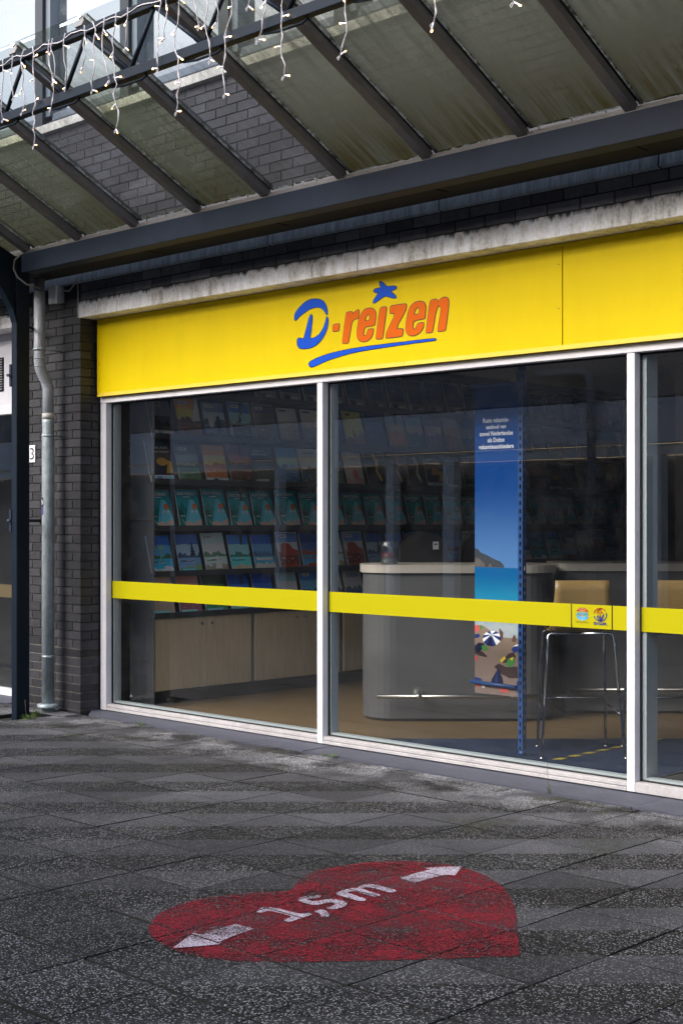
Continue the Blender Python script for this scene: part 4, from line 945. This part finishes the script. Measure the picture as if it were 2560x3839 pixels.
    if row == 2:
        T = [lambda: Bro('2a2c36').quad(0, .55, .98, .98, '4a4038').ell(.6, .5, .25, .1, 'a87838').poly([(.72, .22), (1, .22), (1, .50), (.85, .55)], 'c07830').quad(0, .84, 1, 1, '33384a').quad(0, .0, 1, .17, 'c6ccd0').quad(.28, .02, .5, .14, '4a7ab0').quad(.55, .02, .72, .14, '8a96a0').quad(.76, .02, .97, .14, '5f9cc0').txt("Australië, Pacific\n& Nieuw-Zeeland", .5, .80, .9, .16, 'dcdce4'),
             lambda: landscape('4a525c', '5f6a70', '3a5a48', '2f4436', 101, '4a6044', badge=True, title='Zuid-Afrika', ty=.47, tw=.62, th=.06),
             lambda: landscape('b8742c', 'c89860', '9a5a34', '8a5238', 111, 'b06a3c', strip='c6ccd0', title='Amerika', ty=.9, tw=.5),
             lambda: landscape('4a3236', '7a4a3c', '5a3a30', '3a2a2c', 121, '4a3028', title='LA DOLCE VITA', ty=.06, tw=.8),
             lambda: Bro('2c3242').quad(0, .80, 1, 1, '454c60').ridge(.4, .3, '3a4438', 9).quad(.05, .0, .65, .14, 'a8b0b8').txt("Midden- &\nZuid-Amerika", .42, .84, .74, .15, 'dcdce4'),
             lambda: landscape('4f7cae', '7fa6cc', '2f6490', '3a5a80', 131, '34587a'),
             lambda: landscape('a9adb6', 'a9adb6', '37506c', '4a4638', 141, '3c3c34', title='tours', tcol='33405a', ty=.88, tw=.5, th=.07)]
        D = ["dark Australië, Pacific & Nieuw-Zeeland brochure", "green Zuid-Afrika brochure with badge", "orange brochure with a row of small photos", "brown evening harbour brochure", "dark brochure with a two line white title", "calm blue sea brochure", "pale headed tours brochure"]
        if c < 7: return T[c](), D[c]
        if c == 8: return Bro('c89a94').ell(.55, .35, .15, .16, 'b05a58').ridge(.2, .15, 'a87a78', 5), "plain pink brochure"
        if c in (9, 10, 11): return Bro('140f14').poly([(.45, .95), (.60, .70), (.50, .45), (.70, .15), (.82, .2), (.64, .47), (.74, .75), (.6, .97)], ['b08848', '9a6a4a', 'c8c4a8'][c - 9]), "black brochure with a curling pale ribbon"
        i = (c * 4 + 1) % 7; return T[i](), D[i]
    if row == 1:
        T = [lambda: Bro('3a4254').quad(0, .55, 1, .95, '5a6678').ridge(.45, .25, '20242e', 4).quad(.0, .0, 1, .17, 'b4bcc2').quad(.3, .02, .5, .15, '4a8aa0').txt("USA &\nCanada", .4, .86, .45, .14, 'c8ccd8'),
             lambda: landscape('b5772c', 'c9983c', '5a4030', '4a3430', 201, badge=True).poly([(.62, .42), (.88, 1), (.98, .98), (.98, .44)], 'd9c9a8'),
             lambda: landscape('5a6a84', '8a9ab0', '4f5a70', '39435a', 211, '3a4050', badge=True).ell(.3, .5, .14, .2, '9aa4b0').ell(.65, .4, .13, .25, '20263a'),
             lambda: landscape('34609a', '6f98c4', '3a3430', '2c3444', 221, '4a4238', badge=True, border=True, title='INDONESIE', ty=.44, tw=.85, th=.08).poly([(.40, .5), (.46, .74), (.52, .5)], '1c2230'),
             lambda: landscape('4a525c', '5a5a50', '4a4636', '5c5a3c', 231, '3a3a30', badge=True, border=True),
             lambda: landscape('bcbcc0', '8a8a84', '6a6458', '7a7468', 241, '5a544c', title='TOURS', tcol='40404c', ty=.92, tw=.4).quad(0, .62, 1, 1, 'bcbcc0').quad(.1, .9, .45, .94, '40404c'),
             lambda: landscape('bcbcc0', '9a8a80', '5a6470', '6a6a64', 251, '4a4a44').quad(0, .62, 1, 1, 'bcbcc0').quad(.1, .9, .5, .94, '40404c')]
        D = ["dark USA & Canada brochure", "amber brochure with a white sail", "grey blue brochure with two figures", "INDONESIE brochure with a white border", "olive brochure with badge and white border", "pale headed city brochure", "pale headed brochure with brown rooftops"]
        if c < 7: return T[c](), D[c]
        if c == 8: return Bro('c9a820').poly([(0, 0), (1, 0), (1, .35), (.88, .55), (.84, .38), (.6, .30), (.45, .5), (.4, .25), (.2, .3), (0, .2)], '6a5020').ell(.3, .9, .12, .05, '6a4a18'), "yellow brochure with a dark skyline"
        L_ = [('26365e', '3a4c78', '2c3c60', "navy brochure"), ('7f9cc0', 'c0a890', 'a07050', "warm desert brochure"), ('4f90c8', 'a8c8e0', '40586a', "bright blue sky brochure"), ('6a6a80', '9a98a8', '5a5668', "mauve rock forest brochure"), ('b8b0a4', '9a8468', '86684a', "sand coloured brochure with pale head"), ('5c6c88', '7c8ca0', '34485c', "slate blue brochure")]
        s = L_[(c - 9) % 6] if c > 8 else L_[0]
        return landscape(s[0], s[1], s[2], s[2], 300 + c, s[2], border=(c % 5 == 0)), s[3]
    b = Bro('16304e'); b.ridge(.40, .05, '2a3440', 5 + c); b.quad(0, 0, 1, .28, '6a6664'); b.ridge(.24, .12, '23262c', 7, .1, 5, .2, .5); b.quad(.5, .12, .85, .17, '9a948c'); b.quad(0, .72, 1, .80, '20486a'); b.quad(.2, .60, .5, .62, '4a7a9a')
    return b.border(), "white bordered navy brochure"
ORD = ["first", "second", "third", "fourth", "fifth", "sixth", "seventh", "eighth", "ninth", "tenth", "eleventh", "twelfth", "thirteenth", "fourteenth", "fifteenth", "sixteenth", "seventeenth", "eighteenth", "nineteenth", "twentieth", "twenty-first", "twenty-second", "twenty-third", "twenty-fourth"]
RN = ["top", "second", "third", "teal fourth", "fifth", "lowest"]
cache = {}
for row in range(6):
    for c in range(24):
        yc = .758 + .2835 * c + (.012 if c % 4 else 0)
        if yc > 7.35: continue
        if row == 5 and (c in (12, 19)): continue
        if row == 0 and c < 4: continue
        key = None
        rnd = random.Random(row * 100 + c)
        b, desc = (None, None)
        if row == 3 and 'sel' in cache:
            src, desc = cache['sel']; ob = bpy.data.objects.new("brochure", src); COL.objects.link(ob)
        else:
            b, desc = design(row, c); ob = b.done("brochure")
            if row == 3: cache['sel'] = (ob.data, desc)
        m_ = Matrix.Translation((-9.100 - .0, yc + rnd.uniform(-.006, .006), ROWZ[row] + .002)) @ Matrix.Rotation(R(90), 4, 'Z') @ Matrix.Rotation(-TILT, 4, 'X') @ Matrix.Rotation(R(rnd.uniform(-1.5, 1.5)), 4, 'Y') @ Matrix.Scale(rnd.choice((1.10, 1.13, 1.16)), 4)
        ob.matrix_world = m_
        tag(ob, f"{desc}, {ORD[c]} from window, {RN[row]} row", "brochure", "brochures on the rack")

# ------------------------------------------------------------------ counters
mt_body = M("grey_counter_laminate", (.105, .105, .108), .5, spec=.3, var=.04, vs=2); mt_top = M("pale_counter_top", (.46, .42, .37), .4, var=.05, vs=5)
def counter(label, X0, X1, Z0, Z1, r, rail, loc):
    o = thing("reception_counter", label, "counter", loc, "grey counters in the shop")
    def outline(e, rr):
        P = []
        for cx, cz, a0 in ((X1 - rr, Z0 + rr, -90), (X1 - rr, Z1 - rr, 0), (X0 + rr, Z1 - rr, 90), (X0 + rr, Z0 + rr, 180)):
            for i in range(9):
                a = R(a0 + 90 * i / 8); P.append((cx + (rr + e) * math.cos(a), cz + (rr + e) * math.sin(a)))
        return P
    q = MB(); q.prism(outline(0, r), lambda a, b, d: cw(a, b, d), .022, 1.103); ob = part(q, "counter_body", mt_body, o)
    q = MB(); q.prism(outline(-.015, r), lambda a, b, d: cw(a, b, d), .004, .021); part(q, "kick_strip", mt_rubber, o)
    q = MB(); q.prism(outline(.022, r), lambda a, b, d: cw(a, b, d), 1.105, 1.163); part(q, "counter_top", mt_top, o, .003)
    q = MB(); a, b = rail; q.tube([cw(a, Z0 - .09, .197), cw(b, Z0 - .09, .197)], .016, 12); fr = part(q, "foot_rail", mt_brushed, o)
    for s in (.22, .72):
        x = a + (b - a) * s; q = MB(); q.tube([cw(x, Z0 - .09, .197), cw(x, Z0 + .005, .225)], .012, 8); q.tube([cw(x - .018, Z0 - .09, .197), cw(x + .018, Z0 - .09, .197)], .022, 10)
        q.tube([cw(x, Z0 - .006, .225), cw(x, Z0 + .004, .225)], .035, 12); part(q, "rail_bracket", mt_brushed, o)
    return o
counter("rounded grey counter with pale top and steel foot rail behind the banner", .165, 1.60, 10.58, 11.25, .24, (.262, 1.66), cw(.9, 10.9, 0))
counter("second grey counter with pale top behind the two bar stools", 1.70, 4.6, 11.0, 11.7, .05, (1.75, 4.4), cw(3, 11.3, 0))
# glass jar
jr = thing("glass_jar", "small clear glass jar with red contents on the left end of the counter", "jar", cw(.36, 10.78, 1.165))
q = MB(); c = cw(.36, 10.78, 1.165); q.lathe([(0, .001), (.060, .001), (.066, .02), (.066, .14), (.055, .165), (.055, .175)], c, 20); part(q, "jar_glass", glass_material("jar_glass", (.8, .85, .85), .12), jr)
q = MB(); q.lathe([(0, .004), (.058, .005), (.058, .05), (0, .055)], c, 16); q.m(1).lathe([(.0585, .05), (.0585, .085), (0, .09)], c, 16); part(q, "contents", [M("grey_sweets", (.10, .10, .11), .6), M("red_sweets", (.12, .012, .018), .5)], jr)

# tall office chairs
mt_fab = M("black_chair_fabric", (.014, .013, .014), .9, fine=.3, fs=200)
def chair(X, Z, label, rot, w=.23):
    o = thing("office_chair", label, "chair", cw(X, Z, 0), "tall office chairs behind the counter")
    def L(a, b, z): return cw(X + a * math.cos(rot) - b * math.sin(rot), Z + a * math.sin(rot) + b * math.cos(rot), z)
    prof = [(-w, 1.02), (-w * .97, 1.18), (-w * .82, 1.32), (-w * .5, 1.385), (0, 1.40), (w * .5, 1.385), (w * .82, 1.32), (w * .97, 1.18), (w, 1.02), (w * .9, .95), (-w * .9, .95)]
    q = MB(); q.prism(prof, lambda a, b, d: L(a, d, b), -.03, .03); part(q, "backrest", mt_fab, o, .012)
    q = MB(); q.box(0, 0, 0, 0, 0, 0); q = MB(); q.prism([(-.24, .05), (.24, .05), (.24, .48), (-.24, .48)], lambda a, b, d: L(a, b, d), .72, .79); part(q, "seat", mt_fab, o, .02)
    q = MB(); q.tube([L(0, .26, .1), L(0, .26, .72)], .025, 10); q.bar(L(0, .0, .95), L(0, .1, .72), .06, .01); part(q, "column", mt_rubber, o)
    q = MB()
    for k in range(5): a = k * 1.2566; q.tube([L(0, .26, .12), L(.28 * math.cos(a), .26 + .28 * math.sin(a), .06)], .018, 8); q.tube([L(.28 * math.cos(a), .26 + .28 * math.sin(a), .0), L(.28 * math.cos(a), .26 + .28 * math.sin(a), .055)], .025, 8)
    part(q, "star_base", mt_rubber, o)
    return o, L
o, L = chair(.65, 11.5, "tall black office chair with a small white label on its back behind the counter", 0.0, .225)
q = MB(); q.add([L(.085, -.034, 1.262), L(.132, -.034, 1.262), L(.132, -.034, 1.325), L(.085, -.034, 1.325)], [(0, 1, 2, 3)]); q.m(1).add([L(.095, -.035, 1.295), L(.122, -.035, 1.30), L(.120, -.035, 1.31), L(.098, -.035, 1.308)], [(0, 1, 2, 3)])
part(q, "label", [pc('7c7c80'), pc('202022')], o)
chair(1.15, 11.6, "tall black office chair half hidden by the banner behind the counter", .3, .22)

# ------------------------------------------------------------------ bar stools
mt_stool = M("oak_veneer", (.24, .155, .055), .42, var=.08, vs=4, fine=.16, fs=10, stretch=(1.5, 1.5, 16))
def stool():
    o = thing("bar_stool", "oak bar stool with chrome legs directly behind the membership sticker", "bar stool", (0, 0, 0), "oak bar stools")
    # local: x right, y away from the camera-facing back, origin centre of feet
    prof = [(-.185, 1.115), (-.187, 1.05), (-.180, .95), (-.165, .86), (-.140, .815), (-.10, .793), (-.02, .785), (.14, .790), (.20, .785), (.225, .772)]
    W_ = [.170, .172, .180, .19, .197, .20, .20, .195, .19, .18]
    vs = []; fs = []; n = 9
    for (y, z), w in zip(prof, W_):
        for i in range(n):
            u = -1 + 2 * i / (n - 1); vs.append((w * u, y + .012 * u * u * (1 if z < .8 else -1.2) * 0 + (-.010 * (u * u - 1) if z > .83 else 0), z + (.006 * u * u if z < .83 else 0)))
    for i in range(len(prof) - 1):
        for k in range(n - 1): fs.append((i * n + k, i * n + k + 1, (i + 1) * n + k + 1, (i + 1) * n + k))
    q = MB(); q.smooth = True; q.add(vs, fs); s_ = q.build("seat_shell", mt_stool, o)
    md = s_.modifiers.new("s", 'SOLIDIFY'); md.thickness = .012; md.offset = 0
    NL, NR, FL, FR = (-.263, -.24), (.263, -.24), (-.225, .235), (.225, .235)
    TL_, TR_, TFL, TFR = (-.205, -.115), (.205, -.115), (-.20, .16), (.20, .16)
    r = .0095
    for a, t in ((NL, TL_), (NR, TR_), (FL, TFL), (FR, TFR)):
        dx, dy = t[0] - a[0], t[1] - a[1]; sx_ = -1 if t[0] < 0 else 1
        q = MB(); q.tube([(a[0], a[1], .0), (a[0] + dx * .95, a[1] + dy * .95, .735), (a[0] + dx * .99, a[1] + dy, .757), (t[0] - sx_ * .008, t[1], .770), (t[0] - sx_ * .03, t[1], .776), (0, t[1], .776)], r, 10)
        q.tube([(a[0], a[1], .0), (a[0], a[1], .012)], .013, 8); q.build("leg", mt_chrome, o)
    q = MB()
    def at(a, t, z): f_ = z / .76; return (a[0] + (t[0] - a[0]) * f_, a[1] + (t[1] - a[1]) * f_, z)
    q.tube([at(FL, TFL, .33), at(FR, TFR, .33)], .007, 8); q.tube([at(NL, TL_, .27), at(FL, TFL, .30)], .007, 8); q.tube([at(NR, TR_, .27), at(FR, TFR, .30)], .007, 8)
    q.build("foot_bar", mt_chrome, o)
    q = MB(); q.tube([(-.15, -.115, .772), (-.15, .16, .772)], .008, 8); q.tube([(.15, -.115, .772), (.15, .16, .772)], .008, 8); q.build("seat_frame", mt_chrome, o)
    return o
s1 = stool()
ctr = (-5.298, 1.092)
s1.location = (ctr[0], ctr[1], .004); s1.rotation_euler = (0, 0, R(44.34))
s2 = s1.copy(); COL.objects.link(s2)
for ch in list(s1.children):
    d_ = ch.copy(); COL.objects.link(d_); d_.parent = s2
s2.location = (ctr[0] + .395, ctr[1] + .40, .004); s2['label'] = "oak bar stool with chrome legs seen through the rightmost window pane"

# ------------------------------------------------------------------ slotted upright and banner
ps = thing("display_upright", "blue slotted steel upright from floor to ceiling beside the banner", "shelving post", (-5.50, .77, 0))
mt_bsteel = M("blue_steel", (.010, .055, .19), .4, spec=.5, var=.1, vs=5)
q = MB(); px, py = -5.500, .775
for (dx, dy) in ((1, 0), (0, 1)):
    def fr_(u0, u1, z0, z1):
        if dx: q.box(px - .018 + u0, px - .018 + u1, py - .0185, py - .0165, z0, z1)
        else: q.box(px + .0165, px + .0185, py - .0163 + u0, py - .0163 + u1, z0, z1)
    fr_(0, .011, .04, 2.948); fr_(.024, .036, .04, 2.948); z = .06
    while z < 2.94: fr_(.0111, .0239, z, z + .016 + .010); z += .052
q.box(px - .0180, px - .0162, py - .0163, py + .018, .04, 2.948)
part(q, "slotted_post", mt_bsteel, ps)
q = MB(); q.lathe([(0, .03), (.02, .03), (.028, .004), (0, .004)], (px, py, 0.004), 12); part(q, "foot", mt_bsteel, ps)
q = MB(); q.box(px - .026, px - .019, py - .022, py + .02, .40, .475); q.tube([(px - .026, py - .03, .435), (px - .395, py - .03, .445)], .0125, 10); part(q, "crossbar", mt_bsteel, ps)
q = MB(); q.box(px - .026, px - .019, py - .022, py + .02, 2.34, 2.44); q.tube([(px - .026, py - .03, 2.372), (px - .395, py - .03, 2.372)], .0125, 10); part(q, "crossbar", mt_bsteel, ps)
bn = thing("banner", "tall blue banner with white Dutch text above a beach photo", "banner", (-5.70, .77, 1.4))
BX0, BX1, BY, BZ0, BZ1 = -5.876, -5.524, .765, .372, 2.372
def bf(a, b, k=0):   # a 0..1 across, b height in metres from the lower hem
    z = BZ0 + b; return (BX0 + (BX1 - BX0) * a, BY - .0006 * k, z)
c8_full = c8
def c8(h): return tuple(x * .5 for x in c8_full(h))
H_ = BZ1 - BZ0
def grad(name, z0, c0, z1, c1, nz=0., nsc=20):
    m, t, out = newmat(name); p = N(t, "BsdfPrincipled", Roughness=.8); p.inputs["Specular IOR Level"].default_value = .1; lk(t, p.outputs[0], out.inputs[0])
    g = N(t, "NewGeometry"); s = N(t, "SeparateXYZ"); lk(t, g.outputs['Position'], s.inputs[0])
    n = N(t, "TexNoise", Scale=float(nsc), Detail=5); lk(t, g.outputs['Position'], n.inputs['Vector'])
    f = math_(t, 'ADD', smooth(t, s.outputs[2], z0, z1), math_(t, 'MULTIPLY', math_(t, 'SUBTRACT', n.outputs[0], .5), nz), True)
    lk(t, mixc(t, f, c0, c1), p.inputs['Base Color']); return m
def zy(y): return 1.5 - (y - 1949) / 588.   # height on the banner of a point of the printed picture
def bz(z): return z - BZ0
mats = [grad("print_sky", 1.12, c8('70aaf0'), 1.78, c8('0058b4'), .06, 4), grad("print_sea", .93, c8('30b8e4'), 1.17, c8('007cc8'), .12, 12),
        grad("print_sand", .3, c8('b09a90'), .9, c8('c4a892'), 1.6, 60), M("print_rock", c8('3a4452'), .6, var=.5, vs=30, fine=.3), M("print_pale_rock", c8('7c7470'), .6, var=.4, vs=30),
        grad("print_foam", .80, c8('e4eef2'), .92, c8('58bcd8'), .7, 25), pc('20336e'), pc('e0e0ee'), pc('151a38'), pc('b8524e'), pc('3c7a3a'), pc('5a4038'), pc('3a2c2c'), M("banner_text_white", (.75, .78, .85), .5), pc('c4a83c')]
q = MB()
def strip(m_, z0, z1, k=0, n=10):
    q.m(m_)
    for i in range(n):
        for j in range(4):
            a0, a1 = j / 4, (j + 1) / 4; b0 = bz(z0 + (z1 - z0) * i / n); b1 = bz(z0 + (z1 - z0) * (i + 1) / n)
            q.add([bf(a0, b0, k), bf(a1, b0, k), bf(a1, b1, k), bf(a0, b1, k)], [(0, 1, 2, 3)])
strip(0, 1.192, BZ1, 0, 12); strip(1, .90, 1.1919, 0, 4); strip(5, .745, .8999, 0, 3); strip(2, BZ0, .7449, 0, 6)
def bp_(m_, pts, k):   # pts in zoom coordinates of the printed picture: a = x/580 across, height from y
    q.m(m_).flat([((x - 95) / 580, 1.5 - ((2000 + y / 3.675) - 1949) / 588. - BZ0) for x, y in pts], lambda a, b: bf(max(0, min(1, a)), b, k))
bp_(3, [(96, 475), (96, 210), (140, 225), (180, 275), (260, 305), (370, 365), (440, 390), (480, 430), (495, 475)], 1)
bp_(4, [(96, 473), (100, 350), (150, 345), (200, 400), (240, 440), (230, 473)], 2); bp_(4, [(280, 472), (290, 420), (320, 430), (335, 472)], 2)
bp_(1, [(500, 478), (675, 485), (675, 520), (580, 500)], 1)
bp_(2, [(88, 1560), (88, 1300), (200, 1290), (320, 1370), (480, 1440), (560, 1470), (680, 1500), (680, 1640), (400, 1700)], 2)
bp_(9, [(96, 1300), (150, 1290), (170, 1360), (110, 1395), (96, 1390)], 3); bp_(10, [(150, 1290), (210, 1320), (180, 1360), (168, 1350)], 3)
bp_(6, [(96, 1430), (150, 1415), (175, 1445), (130, 1480), (96, 1480)], 3)
c_, R_ = (325, 1415), 125
rim = [(205, 1480), (215, 1430), (255, 1385), (310, 1365), (380, 1362), (430, 1390), (455, 1440), (445, 1500), (390, 1560), (330, 1580), (265, 1570), (215, 1530)]
for i in range(12): bp_((6, 7)[(i // 1) % 2], [c_, rim[i], rim[(i + 1) % 12]], 4)
bp_(8, [(290, 1480), (320, 1420), (345, 1580), (265, 1570)], 5)
bp_(8, [(100, 1590), (150, 1540), (210, 1545), (260, 1600), (210, 1620), (150, 1680), (96, 1650)], 3); bp_(12, [(100, 1660), (200, 1660), (265, 1720), (250, 1740), (150, 1720), (96, 1700)], 3)
bp_(10, [(190, 1580), (250, 1570), (280, 1610), (240, 1655), (200, 1630)], 5)
bp_(11, [(430, 1330), (440, 1318), (455, 1340), (480, 1370), (478, 1420), (468, 1480), (455, 1480), (430, 1390)], 6); bp_(11, [(625, 1395), (637, 1400), (652, 1440), (650, 1495), (600, 1495), (605, 1440)], 5)
bp_(6, [(590, 1600), (640, 1540), (676, 1560), (676, 1620), (620, 1650)], 4); bp_(7, [(610, 1560), (676, 1520), (676, 1545)], 5)
bp_(12, [(500, 1720), (560, 1660), (620, 1640), (650, 1700), (600, 1760), (520, 1790), (440, 1800)], 4); bp_(14, [(440, 1760), (500, 1700), (520, 1730), (460, 1800)], 5); bp_(10, [(540, 1740), (610, 1700), (640, 1760), (590, 1850), (520, 1820)], 5); bp_(14, [(570, 1730), (625, 1700), (600, 1760)], 6)
bp_(12, [(360, 1860), (420, 1810), (520, 1850), (670, 1830), (672, 1990), (560, 2000), (470, 1960), (400, 1900)], 3)
bp_(8, [(420, 1870), (330, 2040), (320, 2080), (480, 2090), (475, 2030)], 5); bp_(6, [(420, 1880), (370, 2060), (400, 2075)], 6)
bp_(9, [(96, 1740), (140, 1730), (130, 1800), (100, 1800)], 4); bp_(9, [(100, 2080), (180, 2090), (180, 2160), (110, 2170)], 4); bp_(9, [(430, 2140), (560, 2150), (550, 2210), (440, 2200)], 4); bp_(6, [(100, 2030), (180, 2040), (200, 2080), (96, 2080)], 3); bp_(7, [(190, 2120), (240, 2120), (230, 2170), (190, 2160)], 4)
q.m(13)
for i, (tx_, w_) in enumerate((("Ruim vakantie-", .212), ("aanbod van", .162), ("zowel Nederlandse", .272), ("als Duitse", .138), ("vakantieaanbieders", .284))):
    zc = 2.144 - .0425 * i
    q.text(tx_, lambda a, b: (lambda p: (p[0] + 0, p[1], p[2]))(bf(.5 + a / (BX1 - BX0), zc - BZ0 + b, 3)), w_, .030 if i not in (1,) else .027, .022)
part(q, "banner_sheet", mats, bn)
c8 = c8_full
tp = thing("hazard_tape", "black and yellow hazard tape stuck on the blue carpet", "tape", (-5.24, 1.1, .006))
q = MB(); n = 15; y0, y1 = .76, 1.95; TX = -5.262
for i in range(n):
    a = y0 + (y1 - y0) * i / n; b = y0 + (y1 - y0) * (i + 1) / n; s = .035
    q.m(i % 2).add([(TX, a, .0075), (TX + .048, a + s, .0075), (TX + .048, b + s, .0075), (TX, b, .0075)], [(0, 1, 2, 3)])
part(q, "tape_strip", [M("tape_yellow", (.42, .33, .03), .5), M("tape_black", (.012, .012, .014), .5)], tp)
dm = thing("door_mat", "dark entrance mat with a pale metal edge inside the rightmost pane", "mat", (-3.2, 1.2, 0))
q = MB(); q.box(-4.405, -2.2, .33, 2.2, .005, .014); part(q, "mat", M("dark_mat", (.02, .02, .018), .95, fine=.4, fs=200), dm)
q = MB(); q.box(-4.430, -4.406, .33, 2.2, .005, .018); part(q, "edge_strip", mt_brushed, dm)

# ------------------------------------------------------------------ the other side of the street (seen in the window reflections)
op = thing("opposite_building", "shops across the street, mirrored faintly in the shop window", "building", (-14, -11, 0))
mt_fas = M("pale_fascia", (.80, .80, .86), .6, var=.06, vs=2); mt_opw = M("white_door_frame", (.95, .95, .97), .5); mt_opb = M("opposite_brick", (.26, .25, .25), .8, var=.2, vs=4)
OY = -11.0
q = MB(); q.box(-40, 8, OY - .4, OY - .35, 0, 2.45); part(q, "shop_glazing", M("opposite_dark_glass", (.09, .09, .10), .3), op)
q = MB(); q.box(-40, 8, OY - .5, OY, 3.30, 5.9); part(q, "brick_wall", mt_opb, op)
q = MB(); q.box(-40, 8, OY - .3, OY + .04, 2.63, 3.27); part(q, "fascia", mt_fas, op)
q = MB(); q.box(-40, 8, OY - .25, OY - .05, 2.45, 2.61); part(q, "header", mt_opw, op)
for x, w_ in ((-25.2, .17), (-22.6, .2), (-19.3, .12), (-16.47, .17), (-15.16, .24), (-11.2, .14), (-8.1, .2), (-5.0, .2), (-2, .2), (1.2, .2)):
    q = MB(); q.box(x - w_ / 2, x + w_ / 2, OY - .24, OY - .06, 0, 2.445); part(q, "door_frame", mt_opw, op)
q = MB(); q.tube([(-12.2, OY + .15, 0), (-12.2, OY + .15, 3.5), (-12.25, OY + .15, 3.66), (-12.4, OY + .15, 3.74), (-13.2, OY + .15, 3.74)], .07, 12); part(q, "rain_pipe", mt_pvc, op)
for k in range(8):
    x = -36 + 5.2 * k; q = MB(); q.box(x, x + 2.2, OY - .02, OY + .012, 4.4, 5.8); part(q, "window", M("opposite_window", (.08, .09, .1), .2), op)
